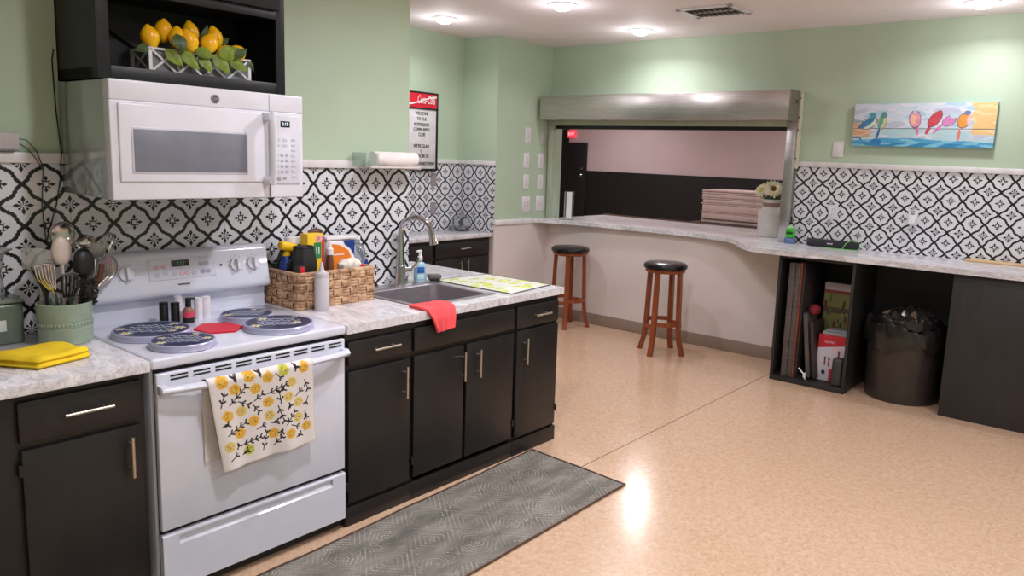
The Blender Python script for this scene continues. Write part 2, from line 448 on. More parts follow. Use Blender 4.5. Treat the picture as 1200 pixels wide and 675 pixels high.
# ------------------------------------------------------------------ ceiling lights
GLOW = plain('lit_lamp_lens', (255, 248, 244), 0.4, var=0.0, emit=9.0)
def make_lamp(loc, label, k=1.0):
    t = thing('ceiling_light', label, 'light', (loc[0], loc[1], H), 'recessed ceiling lights', 0.0)
    c = (loc[0], loc[1], H)
    MB().lathe([(0.075, -0.004), (0.083, -0.012), (0.105, -0.008), (0.112, 0.0), (0.08, 0.0)], c, 40).build('trim_ring', TRIM, t)
    MB().lathe([(0.0, -0.046), (0.03, -0.044), (0.055, -0.034), (0.072, -0.016), (0.077, -0.002), (0.0, -0.002)], c, 32).build('lens', GLOW, t)
    for nm, kind, pw, dz in (('lamp_glow', 'AREA', LAMP_W*0.82*k, -0.055), ('lamp_spill', 'POINT', LAMP_W*0.18, -0.18)):
        ld = bpy.data.lights.new(nm, kind); ld.energy = pw; ld.color = LAMP_COL
        if kind == 'AREA': ld.shape = 'DISK'; ld.size = 0.15; ld.spread = math.radians(155)
        else: ld.shadow_soft_size = 0.05
        lo = bpy.data.objects.new(nm, ld); COL.objects.link(lo); lo.parent = t; lo.location = (0, 0, dz)
    return t
lamp0 = make_lamp((4.54, 0.30), 'round lit ceiling light between the serving hatch and the ceiling vent', 0.5)
lampf = make_lamp((1.75, -1.25), 'unseen ceiling light added over the middle of the floor', 1.45)  # out-of-view fitting, added to put more light on the stove wall
for (x, y, lb) in [(3.355, 1.46, 'lit ceiling light nearest the alcove with the menu board'),
                   (3.36, 0.24, 'lit ceiling light cut by the top edge of the photo'),
                   (4.56, -2.26, 'lit ceiling light above the bird painting, at the top right'),
                   (3.0, -3.6, 'unseen ceiling light added in the right part of the room'),  # from here on: fittings out of view, added to light the room
                   (0.35, -1.75, 'unseen ceiling light added in front of the range'), (1.0, -4.1, 'unseen ceiling light added behind the camera to the right'),
                   (-1.3, -4.0, 'unseen ceiling light added behind the camera')]:
    l = copy_tree(lamp0 if x > 3.2 else lampf); l.location = (x, y, H); l['label'] = lb
for (x, y) in [(6.84, 1.42), (9.6, 4.3), (9.3, 0.4), (7.2, 4.6), (7.0, -1.6)]:
    ld = bpy.data.lights.new('hall_light', 'AREA'); ld.energy = FAR_W; ld.shape = 'DISK'; ld.size = 0.16; ld.color = (1, 0.95, 0.98)
    lo = bpy.data.objects.new('hall_light', ld); COL.objects.link(lo); lo.location = (x, y, H-0.03)

# ceiling vent
t = thing('ceiling_vent', 'white rectangular ceiling vent with dark louvres', 'vent', (4.05, -0.62, H))
def vent_pt(u, v):   # slightly rotated rectangle on the ceiling
    return Vector((4.05+u, -0.62+v, 0))
MB().box(3.90, 4.20, -0.815, -0.425, H-0.004, H-0.0005).build('backing', plain('duct_grey', (52, 50, 52), 0.7), t)
b = MB()
for (x0, x1, y0, y1) in ((3.875, 3.915, -0.84, -0.40), (4.185, 4.225, -0.84, -0.40), (3.875, 4.225, -0.84, -0.80), (3.875, 4.225, -0.44, -0.40), (4.045, 4.055, -0.84, -0.40)):
    b.box(x0, x1, y0, y1, H-0.014, H, 0.003)
b.build('frame', TRIM, t)
for k in range(9):
    y = -0.785 + k*0.041
    MB().rbox((4.05, y, H-0.012), (0.28, 0.022, 0.002), Matrix.Rotation(0.6, 3, 'X')).build('louvre', plain('grey_louvre', (168, 162, 164), 0.5), t)

# ------------------------------------------------------------------ bar pulls
def pull(parent, p0, p1, out=(0, -1, 0), d=0.03, r=0.006):
    p0 = Vector(p0); p1 = Vector(p1); o = Vector(out)*d; a = (p1-p0)
    b = MB().cyl(p0+o, p1+o, r, seg=14)
    for f in (0.18, 0.82): q = p0+a*f; b.cyl(q, q+o, r*0.75, seg=10)
    return b.build('handle', NICKEL, parent)
def slab(name, x0, x1, z0, z1, parent, y=YF, th=0.019, mat=None):
    b = MB().box(x0, x1, y, y+th, z0, z1, 0.0035)
    return b.build(name, mat or CAB, parent)
def hinge(parent, x, z, y=YF):
    MB().box(x-0.006, x+0.006, y-0.004, y+0.012, z-0.02, z+0.02, 0.002).build('hinge', BLACKP, parent)

# left cabinet
LY = -0.664
t = thing('base_cabinet', 'black base cabinet left of the white range with one drawer over one door', 'cabinet', (-0.5, -0.33, 0))
b = MB().box(-0.97, -0.052, LY+0.02, -0.01, 0.09, 0.876).box(-0.97, -0.052, LY+0.07, -0.01, 0.0, 0.09); b.build('carcass', CAB, t)
dr = slab('drawer', -0.431, -0.066, 0.715, 0.848, t, LY); pull(dr, (-0.312, LY, 0.786), (-0.166, LY, 0.786))
do = slab('door', -0.428, -0.070, 0.115, 0.692, t, LY); pull(do, (-0.114, LY, 0.662), (-0.114, LY, 0.518)); hinge(do, -0.433, 0.63, LY)
dr = slab('drawer', -0.90, -0.50, 0.715, 0.848, t, LY); pull(dr, (-0.77, LY, 0.786), (-0.62, LY, 0.786))
do = slab('door', -0.90, -0.50, 0.115, 0.692, t, LY); pull(do, (-0.86, LY, 0.662), (-0.86, LY, 0.518))
tag(MB().box(-1.0, -0.046, -0.694, -0.008, 0.876, CT, 0.004).build('countertop', MARBLE), 'short grey and white marble-look countertop left of the range', 'countertop')

# sink run
def unit(x0, x1, label, yb=-0.01):
    t = thing('base_cabinet', label, 'cabinet', ((x0+x1)/2, -0.33, 0), 'sink run base cabinets')
    x0 += 0.0006; x1 -= 0.0006
    if 1.1 < x0 < 1.7:
        b = MB().box(x0, x0+0.018, YF+0.02, yb, 0.0, 0.875).box(x1-0.018, x1, YF+0.02, yb, 0.0, 0.875).box(x0+0.018, x1-0.018, yb-0.012, yb, 0.0, 0.875).box(x0+0.018, x1-0.018, YF+0.02, yb-0.012, 0.09, 0.108)
        b.box(x0+0.018, x1-0.018, YF+0.02, YF+0.038, 0.0, 0.12).box(x0+0.018, x1-0.018, YF+0.02, YF+0.038, 0.70, 0.875).box(1.47, 1.51, YF+0.02, YF+0.038, 0.12, 0.70); b.build('carcass', CAB, t)
    else: MB().box(x0, x1, YF+0.02, yb, 0.0, 0.875).build('carcass', CAB, t)
    MB().box(x0, x1, YF+0.004, YF+0.02, 0.0, 0.088, 0.002).build('base_board', CAB, t)
    return t
t = unit(0.764, 1.139, 'black base cabinet right beside the range with single drawer and door')
MB().box(0.764, 1.139, YF+0.012, YF+0.02, 0.846, 0.876).build('top_rail', CAB, t)
dr = slab('drawer', 0.778, 1.130, 0.733, 0.838, t); pull(dr, (0.896, YF, 0.79), (1.041, YF, 0.79))
do = slab('door', 0.778, 1.126, 0.108, 0.705, t); pull(do, (1.084, YF, 0.678), (1.084, YF, 0.528)); hinge(do, 0.770, 0.19)
t = unit(1.139, 1.872, 'black sink cabinet with wide false drawer front over two doors')
slab('false_drawer_front', 1.150, 1.860, 0.733, 0.842, t)
do = slab('door', 1.150, 1.480, 0.112, 0.708, t); pull(do, (1.461, YF, 0.68), (1.461, YF, 0.53)); hinge(do, 1.143, 0.2)
do = slab('door', 1.500, 1.862, 0.112, 0.708, t); pull(do, (1.573, YF, 0.672), (1.573, YF, 0.527)); hinge(do, 1.868, 0.2)
t = unit(1.872, 2.262, 'black end base cabinet of the peninsula below the lemon mat', 0.58)
dr = slab('drawer', 1.884, 2.248, 0.726, 0.846, t); pull(dr, (2.008, YF, 0.787), (2.145, YF, 0.787))
do = slab('door', 1.888, 2.250, 0.105, 0.712, t); pull(do, (1.946, YF, 0.668), (1.946, YF, 0.523)); hinge(do, 2.256, 0.2)
# counter with sink cut-out
SX0, SX1, SY0, SY1 = 1.285, 1.79, -0.565, -0.135
b = MB(); Z0, Z1 = 0.876, CT
xs = [0.766, SX0, SX1, 2.288]; ys = [-0.690, SY0, SY1, -0.007]
grid_v = {}
def gv(i, j, z): 
    key = (i, j, z)
    if key not in grid_v: grid_v[key] = b.bm.verts.new((xs[i], ys[j], z))
    return grid_v[key]
for i in range(3):
    for j in range(3):
        if i == 1 and j == 1: continue
        b.bm.faces.new((gv(i, j, Z1), gv(i+1, j, Z1), gv(i+1, j+1, Z1), gv(i, j+1, Z1)))
        b.bm.faces.new((gv(i, j, Z0), gv(i, j+1, Z0), gv(i+1, j+1, Z0), gv(i+1, j, Z0)))
for i in range(3):
    for j in (0, 3): b.bm.faces.new((gv(i, j, Z0), gv(i+1, j, Z0), gv(i+1, j, Z1), gv(i, j, Z1)))
for j in range(3):
    for i in (0, 3): b.bm.faces.new((gv(i, j, Z0), gv(i, j+1, Z0), gv(i, j+1, Z1), gv(i, j, Z1)))
for (i0, j0, i1, j1) in ((1, 1, 2, 1), (1, 2, 2, 2), (1, 1, 1, 2), (2, 1, 2, 2)):
    b.bm.faces.new((gv(i0, j0, Z0), gv(i1, j1, Z0), gv(i1, j1, Z1), gv(i0, j0, Z1)))
b.box(XW+0.012, 2.288, -0.007, 0.62, Z0, Z1)
tag(b.build('countertop', MARBLE), 'long marble-look peninsula countertop holding the sink', 'countertop')

# sink
t = thing('kitchen_sink', 'stainless steel drop-in sink set in the peninsula countertop', 'sink', (1.54, -0.35, 0.72))
def rrect(x0, x1, y0, y1, r, n=6):
    p = []
    for cx, cy, a0 in ((x1-r, y1-r, 0), (x0+r, y1-r, PI/2), (x0+r, y0+r, PI), (x1-r, y0+r, 3*PI/2)):
        for k in range(n+1): a = a0 + k*PI/2/n; p.append((cx+r*math.cos(a), cy+r*math.sin(a)))
    return p
def loft(b, loops, cap=True):
    R = [[b.bm.verts.new(p) for p in L] for L in loops]; n = len(R[0])
    for A, B in zip(R[:-1], R[1:]):
        for k in range(n): b.bm.faces.new((A[k], A[(k+1) % n], B[(k+1) % n], B[k]))
    if cap: b.bm.faces.new(R[-1])
    return b
L = []
for (ins, z, r) in ((-0.03, 0.9145, 0.03), (-0.028, 0.919, 0.03), (0.0, 0.919, 0.05), (0.008, 0.913, 0.05), (0.02, 0.76, 0.055), (0.05, 0.735, 0.05)):
    L.append([(x, y, z) for x, y in rrect(SX0+ins, SX1-ins, SY0+ins, SY1-ins, r)])
SINK = plain('sink_steel', (158, 152, 158), 0.34, 0.65, stretch=(1, 40, 1))
loft(MB(), L).build('basin', SINK, t)
MB().box(SX0-0.02, SX1+0.02, SY1+0.03, -0.02, 0.9145, 0.9195, 0.003).build('faucet_deck', STEEL, t)
MB().lathe([(0.0, 0.0), (0.03, 0.0), (0.04, 0.003), (0.045, 0.0)], (1.54, -0.35, 0.737), 24).build('drain', CHROME, t)

# faucet
t = thing('kitchen_faucet', 'tall chrome gooseneck faucet with pull-down spray head behind the sink', 'faucet', (1.60, -0.06, 0.92))
pts = [(1.60, -0.06, 0.925), (1.60, -0.06, 1.05), (1.60, -0.06, 1.19)]
ex, ey = 0.085, -0.155
for k in range(13):
    a = PI - k*PI*0.86/12
    s_ = 0.5+0.5*math.cos(a)
    pts.append((1.60+ex*s_, -0.06+ey*s_, 1.21+0.088*math.sin(a)))
MB().tube(pts, [0.024]*2+[0.0155]*14, 16).build('spout', CHROME, t)
MB().lathe([(0.0, 0), (0.032, 0), (0.032, 0.008), (0.027, 0.02), (0.027, 0.1), (0.023, 0.11), (0.0, 0.11)], (1.60, -0.06, 0.9195), 28).build('base', CHROME, t)
e = Vector(pts[-1]); e2 = e + Vector((0.012, -0.022, -0.095))
MB().cyl(e, e+(e2-e)*0.45, 0.016, 0.018).cyl(e+(e2-e)*0.45, e2, 0.018, 0.026).build('spray_head', CHROME, t)
MB().cyl((1.60, -0.06, 1.0), (1.665, -0.075, 1.0), 0.013).tube([(1.665, -0.075, 1.0), (1.69, -0.08, 1.02), (1.715, -0.085, 1.06)], [0.012, 0.009, 0.007]).build('lever', CHROME, t)

# dish soap
t = thing('soap_dispenser', 'clear blue pump bottle of dish soap beside the faucet', 'soap bottle', (1.745, -0.06, 0.9195))
BLUES = plain('blue_soap', (186, 222, 238), 0.15, trans=0.25, var=0.02)
MB().lathe([(0, 0), (0.032, 0), (0.036, 0.006), (0.036, 0.09), (0.03, 0.105), (0.014, 0.115), (0.012, 0.125), (0, 0.125)], (1.745, -0.06, 0.9195), 28, 1.0, 0.62, Matrix.Rotation(-0.5, 3, 'Z')).build('bottle', BLUES, t)
MB().lathe([(0, 0.125), (0.014, 0.125), (0.014, 0.145), (0.008, 0.15), (0.008, 0.175), (0.0, 0.176)], (1.745, -0.06, 0.9195), 20).rbox((1.728, -0.068, 1.098), (0.052, 0.016, 0.010), Matrix.Rotation(0.4, 3, 'Z'), 0.003).build('pump', plain('white_plastic', (232, 232, 236), 0.35), t)
rm = Matrix.Rotation(-0.5, 3, 'Z')
MB().rbox(Vector((1.745, -0.06, 0.99)) + rm @ Vector((0, -0.0215, 0)), (0.042, 0.005, 0.035), rm, 0.002).build('label', plain('blue_label', (46, 96, 178), 0.4), t)
MB().rbox(Vector((1.745, -0.06, 0.95)) + rm @ Vector((0, -0.0220, 0)), (0.042, 0.003, 0.026), rm, 0.001).build('lower_label', plain('pale_label', (186, 226, 236), 0.4), t)
t = thing('sink_scrubber', 'small dark grey scrubber by the back right corner of the sink', 'scrubber', (1.815, -0.105, 0.9195))
MB().rbox((1.815, -0.105, 0.932), (0.06, 0.05, 0.014), rm, 0.004).build('base', BLACKP, t)
MB().rbox((1.815, -0.105, 0.95), (0.075, 0.055, 0.022), rm, 0.006).build('pad', plain('grey_scourer', (104, 100, 102), 0.9, bmp=0.8), t)

# ------------------------------------------------------------------ cloth helper
def path_interp(path, s):
    P = [Vector(p) for p in path]; d = [0.0]
    for a, c in zip(P[:-1], P[1:]): d.append(d[-1]+(c-a).length)
    L = s*d[-1]
    for i in range(len(P)-1):
        if L <= d[i+1] or i == len(P)-2:
            f = (L-d[i])/max(d[i+1]-d[i], 1e-9); return P[i].lerp(P[i+1], min(max(f, 0), 1))
# red towel over the counter edge
CORAL = plain('coral_towel_cloth', (246, 92, 96), 0.95, var=0.06, bmp=0.8, bscale=400, spec=0.1)
def red_fn(u, v):
    lp = [(1.222, -0.56, 0.925), (1.215, -0.66, 0.924), (1.218, -0.697, 0.918), (1.235, -0.712, 0.885), (1.27, -0.716, 0.812)]
    rp = [(1.42, -0.57, 0.925), (1.405, -0.66, 0.926), (1.392, -0.697, 0.92), (1.385, -0.712, 0.885), (1.378, -0.716, 0.822)]
    a = path_interp(lp, v); c = path_interp(rp, v); p = a.lerp(c, u)
    fold = 0.006*math.sin(u*PI*3.2+v*2.0)*(0.3+v)
    n = Vector((0, -1, 0)) if v > 0.55 else Vector((0, 0, 1))
    return p + n*(abs(fold)+0.002)
b = MB().grid(red_fn, 26, 30)
tag(b.build('dish_towel', CORAL, solid=0.012), 'coral red towel draped over the counter edge in front of the sink', 'towel')

# lemon mat
def mat_fn():
    m, nt, b = newmat('lemon_print_mat', 0.7); k, x, y, z = pos(nt)
    def vor(sc_, seed):
        v = nt.nodes.new('ShaderNodeTexVoronoi'); v.inputs['Scale'].default_value = sc_; v.inputs['Randomness'].default_value = 0.8
        nt.links.new(mapping(nt, k, (1.0, 1.5, 1), (0, 0, seed)), v.inputs['Vector']); return X(nt, v.outputs['Distance'])
    v1 = vor(9.5, 0.5); v2 = vor(14, 1.3); v3 = vor(17, 2.2)
    c = mix(nt, v1.below(0.46, 0.06), (214, 216, 206), (198, 206, 92))
    c = mix(nt, v1.below(0.24, 0.12)*0.7, c, (230, 234, 150))
    c = mix(nt, v2.below(0.2, 0.04)*0.85, c, (140, 154, 112)); c = mix(nt, v3.below(0.13, 0.03)*0.85, c, (96, 98, 112))
    nt.links.new(c, b.inputs['Base Color']); return m
t = thing('counter_mat', 'flat lemon-print drying mat on the end of the peninsula counter', 'mat', (2.06, -0.35, CT))
MB().prism([(1.868, -0.652), (2.268, -0.60), (2.262, -0.10), (1.852, -0.075)], CT, CT+0.005).build('printed_cloth', mat_fn(), t)
MB().tube([(1.868, -0.652, CT+0.004), (2.268, -0.60, CT+0.004), (2.262, -0.10, CT+0.004), (1.852, -0.075, CT+0.004)], 0.0035, 6, closed=True).build('edging', plain('mat_edging', (96, 100, 96), 0.8), t)

# ------------------------------------------------------------------ range
t = thing('electric_range', 'white freestanding electric range with towel on its oven handle', 'stove', (0.36, -0.34, 0))
RX0, RX1 = -0.034, 0.757
MB().box(RX0, RX1, -0.655, -0.035, 0.035, 0.877, 0.004).build('body', ENAMEL, t)
MB().box(RX0+0.01, RX1-0.01, -0.672, -0.650, 0.02, 0.875).build('front_recess', BLACKM, t)
for x in (0.0, 0.72):
    for y in (-0.6, -0.1): MB().cyl((x, y, 0), (x, y, 0.035), 0.018).build('foot', BLACKP, t)
MB().box(-0.043, 0.762, -0.692, -0.03, 0.878, 0.9175, 0.011, 4).build('cooktop', ENAMEL, t)
dv = MB().box(RX0+0.006, RX1-0.003, -0.692, -0.668, 0.283, 0.862, 0.005, 3).build('oven_door', ENAMEL, t)
b = MB()
for g in range(9):
    x = 0.02 + g*0.0815
    for z in (0.836, 0.849): b.box(x, x+0.062, -0.6935, -0.690, z-0.0028, z+0.0028)
b.build('vent_slots', BLACKM, dv)
hp = []
for k in range(15):
    u = k/14; hp.append((-0.022+u*0.77, -0.715-0.032*math.sin(PI*u)**0.6, 0.806))
b = MB()
for k in range(14):
    pass
b.tube([(p[0], p[1], p[2]) for p in hp], 0.018, 12, flat=0.8)
b.box(-0.028, 0.0, -0.725, -0.690, 0.79, 0.824, 0.006).box(0.728, 0.754, -0.725, -0.690, 0.79, 0.824, 0.006)
b.build('handle', ENAMEL, dv)
dw_b = MB()
solid_p = [(-0.694, 0.056), (-0.690, 0.052), (-0.668, 0.052), (-0.668, 0.266), (-0.688, 0.266), (-0.694, 0.260)]
scoop_p = [(-0.694, 0.056), (-0.690, 0.052), (-0.668, 0.052), (-0.668, 0.266), (-0.688, 0.266), (-0.694, 0.260), (-0.694, 0.252), (-0.680, 0.250), (-0.678, 0.240), (-0.682, 0.228), (-0.690, 0.222), (-0.694, 0.219)]
dw_b.prism(solid_p, RX0+0.006, 0.03, 'x').prism(scoop_p, 0.03, 0.69, 'x').prism(solid_p, 0.69, RX1-0.003, 'x')
dw = dw_b.build('storage_drawer', ENAMEL, t)
# back guard
prof = [(-0.03, 0.9), (-0.082, 0.9), (-0.082, 0.985), (-0.086, 1.005), (-0.122, 1.016), (-0.131, 1.028), (-0.130, 1.045), (-0.100, 1.185), (-0.092, 1.198), (-0.078, 1.204), (-0.03, 1.204)]
bg = MB().prism(prof, 0.0, 0.752, 'x').build('backguard', ENAMEL, t, ang=50)
def face(x, z, o=0.0):   # point on the sloping control face
    y = -0.130 + 0.030*(z-1.045)/0.14; return Vector((x, y, z)) + Vector((0, -0.978, 0.21))*o
NF = Vector((0, -0.978, 0.21)); RF = Matrix(((1, 0, 0), (0, 0.978, 0.21), (0, -0.21, 0.978)))
for x in (0.04, 0.128, 0.597, 0.679):
    k = MB().cyl(face(x, 1.125, 0), face(x, 1.125, 0.012), 0.030, 0.028, 32)
    kn = k.build('knob', MWHITE, bg)
    MB().rbox(face(x, 1.125, 0.018), (0.012, 0.022, 0.05), RF, 0.004).build('knob_grip', MWHITE, kn)
    b = MB()
    for q in range(9):
        a = -PI*0.75 + q*PI*1.5/8 + PI/2
        b.rbox(face(x+0.037*math.cos(a), 1.125+0.037*math.sin(a), 0.0005), (0.003, 0.001, 0.003), RF)
    b.build('dial_marks', plain('grey_print', (110, 112, 122), 0.6), kn)
kp = MB().rbox(face(0.358, 1.128, 0.001), (0.285, 0.004, 0.086), RF, 0.0015).build('keypad', plain('keypad_plate', (206, 208, 222), 0.3), bg)
MB().rbox(face(0.348, 1.150, 0.004), (0.074, 0.004, 0.026), RF, 0.001).build('clock_display', BLACKP, kp)
text('clock_digits', '2:15', 0.020, plain('green_digits', (70, 130, 84), 0.5, emit=0.25), kp, face(0.348, 1.150, 0.0065), (1, 0, 0), (0, 0.21, 0.978), ext=0.0003)
for (px, py, c) in [(316, 133, 1), (350, 130, 1), (320, 167, 0), (355, 163, 0), (396, 163, 0), (428, 159, 1), (456, 157, 1), (488, 155, 0), (525, 115, 0), (552, 112, 0), (530, 150, 2), (556, 148, 2)]:
    X_, Y_ = 100+px/4, 280+py/4
    xx = 0.222 + (X_-172)/75*0.272; zz = 1.178 - (Y_-303)*0.0036 - (X_-172)*0.00029
    bt = MB().lathe([(0, 0.0), (0.0115, 0.0), (0.0115, 0.002), (0.0, 0.0025)], face(xx, zz, 0.003), 18, 1, 0.8, RF @ Matrix.Rotation(PI/2, 3, 'X')).build('button', [plain('button_grey', (176, 180, 196), 0.4), plain('button_pink', (206, 170, 180), 0.4), plain('button_dark', (150, 154, 168), 0.4)][c], kp)
MB().rbox(face(0.355, 1.063, 0.001), (0.05, 0.002, 0.006), RF).build('maker_mark', plain('dark_grey_print', (84, 86, 96), 0.5), bg)
MB().cyl(face(0.527, 1.128, 0), face(0.527, 1.128, 0.003), 0.005).build('indicator', BLACKP, bg)

# burner covers
def cover_cols(seed, flow):
    def f(U, V):
        rs = np.random.RandomState(seed); R = U; A = V*2*PI
        x = R*np.cos(A); y = R*np.sin(A); c = np.zeros(U.shape+(3,)); c[:] = (30, 38, 74)
        n = np.zeros(U.shape)
        for k in range(5): n += np.sin(x*rs.uniform(4, 16)+rs.uniform(0, 6))*np.sin(y*rs.uniform(4, 16)+rs.uniform(0, 6))
        c += (n*8)[..., None]
        # rows of looping hand lettering running along +x
        for row, (yy, hw) in enumerate(((0.42, 0.45), (0.18, 0.62), (-0.08, 0.66), (-0.34, 0.55))):
            fr = 26+3*row; ph = rs.uniform(0, 6)
            cy = yy + 0.075*np.sin(x*fr+ph)*np.cos(x*9+ph*2) + 0.03*np.sin(x*fr*2)
            m = (np.abs(y-cy) < 0.026) & (np.abs(x) < hw); c[m] = (205, 214, 230)
        for (fx, fy, fr) in flow:
            d = np.hypot(x-fx, y-fy); a = np.arctan2(y-fy, x-fx); m = d < fr*(0.75+0.25*np.cos(a*6)); c[m] = (214, 208, 176)
            c[d < fr*0.3] = (196, 160, 70)
        m = (R > 0.93); c[m] = (96, 100, 132)
        return np.clip(c, 0, 255)
    return f
COVER = vcol('printed_metal_cover', 0.4)
RIMM = plain('cover_rim', (176, 178, 208), 0.25, 0.1)
for (x, y, r, seed, fl, lb) in [(0.118, -0.345, 0.138, 1, [(-0.55, -0.55, .2), (-0.8, 0.0, .16), (0.5, 0.62, .16), (0.72, 0.1, .17), (.6, -.3, .12)], 'large round navy floral burner cover at the back left of the cooktop'),
                                (0.125, -0.575, 0.112, 2, [(-0.6, -0.5, .2), (-0.7, 0.2, .16), (0.3, 0.75, .15), (0.75, 0.1, .17)], 'small navy floral burner cover at the front left, nearest the counter edge'),
                                (0.529, -0.315, 0.108, 3, [(-0.7, -0.3, .2), (0.2, 0.75, .14), (0.6, 0.4, .16)], 'small navy floral burner cover at the back right, next to the basket'),
                                (0.533, -0.548, 0.137, 4, [(-0.62, -0.5, .2), (-0.5, 0.45, .18), (0.45, 0.68, .14), (0.55, -0.1, .14)], 'large navy floral burner cover at the front right of the cooktop')]:
    z0 = 0.9175
    t = thing('burner_cover', lb, 'burner cover', (x, y, z0), 'round burner covers on the cooktop')
    MB().lathe([(r-0.006, 0), (r+0.002, 0.0), (r+0.004, 0.003), (r+0.001, 0.008), (r, 0.022), (r-0.003, 0.0255), (r-0.006, 0.0255)], (x, y, z0), 56).build('rim', RIMM, t)
    rot = 0.25
    def P(U, V, x=x, y=y, r=r, z0=z0):
        A = V*2*PI + rot*0 - 0.62
        return np.stack([x+(r-0.004)*U*np.cos(A), y+(r-0.004)*U*np.sin(A), z0+0.0262-0.0012*U**4], -1)
    paint('printed_top', P, 70, 260, cover_cols(seed, fl), COVER, t)
# red trivet
ct = (0.352, -0.405); ring = []
for k in range(6):
    a = PI/6 + k*PI/3 + 0.18; ring.append((ct[0]+0.092*math.cos(a), ct[1]+0.105*math.sin(a)))
b = MB().prism(ring, 0.9175, 0.9235); bmesh.ops.bevel(b.bm, geom=b.bm.edges[:], offset=0.0015, segments=2, affect='EDGES')
tag(b.build('hexagon_trivet', RED), 'bright red hexagonal silicone trivet lying on the cooktop', 'trivet')
# shakers
for (x, y, h, m_, lb) in [(0.243, -0.175, 0.088, 'b', 'black cylindrical shaker, left one of the two on the cooktop'), (0.283, -0.190, 0.085, 'b', 'black cylindrical shaker, right one of the two on the cooktop'),
                          (0.322, -0.135, 0.098, 'w', 'white cylindrical shaker behind the small black-capped bottle'), (0.383, -0.185, 0.092, 'w', 'white cylindrical shaker just right of the black-capped bottle'), (0.420, -0.180, 0.092, 'w', 'rightmost white cylindrical shaker on the cooktop')]:
    t = thing('shaker', lb, 'shaker', (x, y, 0.9175), 'salt and pepper shakers on the cooktop'); r = 0.017
    mm = BLACKP if m_ == 'b' else plain('white_shaker', (226, 222, 230), 0.4)
    MB().lathe([(0, 0), (r, 0), (r, h-0.012), (r*0.94, h-0.010)], (x, y, 0.9175), 24).build('body', mm, t)
    MB().lathe([(r*0.98, h-0.011), (r, h-0.002), (r*0.85, h), (0, h)], (x, y, 0.9175), 24).build('cap', mm, t)
t = thing('sauce_bottle', 'small glass bottle with black cap and pink label between the shakers', 'bottle', (0.322, -0.222, 0.9175))
MB().lathe([(0, 0), (0.02, 0), (0.022, 0.004), (0.022, 0.05), (0.016, 0.06), (0.010, 0.066), (0.0, 0.066)], (0.322, -0.222, 0.9175), 24).build('bottle', plain('pinkish_glass', (150, 110, 96), 0.1), t)
MB().cyl((0.322, -0.222, 0.9835), (0.322, -0.222, 1.018), 0.0115).rbox((0.329, -0.226, 1.019), (0.036, 0.02, 0.006), Matrix.Rotation(-0.5, 3, 'Z'), 0.002).build('cap', BLACKP, t)
MB().lathe([(0.0225, 0.022), (0.0227, 0.022), (0.0227, 0.046), (0.0225, 0.046)], (0.322, -0.222, 0.9175), 24).build('pink_label', plain('pink_label', (214, 70, 100), 0.5), t)
MB().lathe([(0.0225, 0.002), (0.0228, 0.002), (0.0228, 0.022), (0.0225, 0.022)], (0.322, -0.222, 0.9175), 24).build('black_label', BLACKP, t)

# oven towel
FL = [(0.112, 0.056, 0), (0.354, 0.041, 0), (0.524, 0.093, 0), (0.684, 0.056, 2), (0.892, 0.071, 0), (0.213, 0.146, 0), (0.401, 0.187, 0), (0.759, 0.204, 1), (0.247, 0.401, 1), (0.512, 0.374, 0), (0.714, 0.365, 1), (0.815, 0.463, 1), (0.118, 0.417, 0), (0.356, 0.544, 0), (0.514, 0.534, 1), (0.803, 0.645, 1), (0.891, 0.78, 0), (0.213, 0.642, 0), (0.54, 0.753, 0), (0.705, 0.809, 0), (0.093, 0.752, 1), (0.277, 0.852, 2)]
ST = [(0.07, 0.312, 0.121, 0.168), (0.15, 0.31, 0.322, 0.137), (0.232, 0.076, 0.22, 0.021), (0.233, 0.288, 0.334, 0.355), (0.378, 0.323, 0.475, 0.259), (0.458, 0.069, 0.445, 0.011), (0.513, 0.279, 0.708, 0.215), (0.605, 0.066, 0.665, 0.147), (0.636, 0.435, 0.624, 0.262), (0.363, 0.362, 0.421, 0.464), (0.792, 0.386, 0.868, 0.313), (0.896, 0.214, 0.935, 0.355), (0.93, 0.425, 0.891, 0.532), (0.785, 0.013, 0.82, 0.067), (0.059, 0.515, 0.122, 0.501), (0.092, 0.628, 0.29, 0.536), (0.377, 0.647, 0.473, 0.622), (0.534, 0.629, 0.596, 0.626), (0.605, 0.448, 0.654, 0.655), (0.671, 0.694, 0.777, 0.556), (0.721, 0.711, 0.809, 0.764), (0.885, 0.601, 0.898, 0.7), (0.214, 0.779, 0.416, 0.746), (0.416, 0.91, 0.484, 0.702), (0.534, 0.896, 0.617, 0.812), (0.767, 0.877, 0.832, 0.853), (0.08, 0.903, 0.162, 0.847), (0.209, 0.883, 0.277, 0.852), (0.169, 0.734, 0.183, 0.78), (0.698, 0.521, 0.735, 0.462), (0.626, 0.725, 0.611, 0.766), (0.642, 0.278, 0.674, 0.263)]
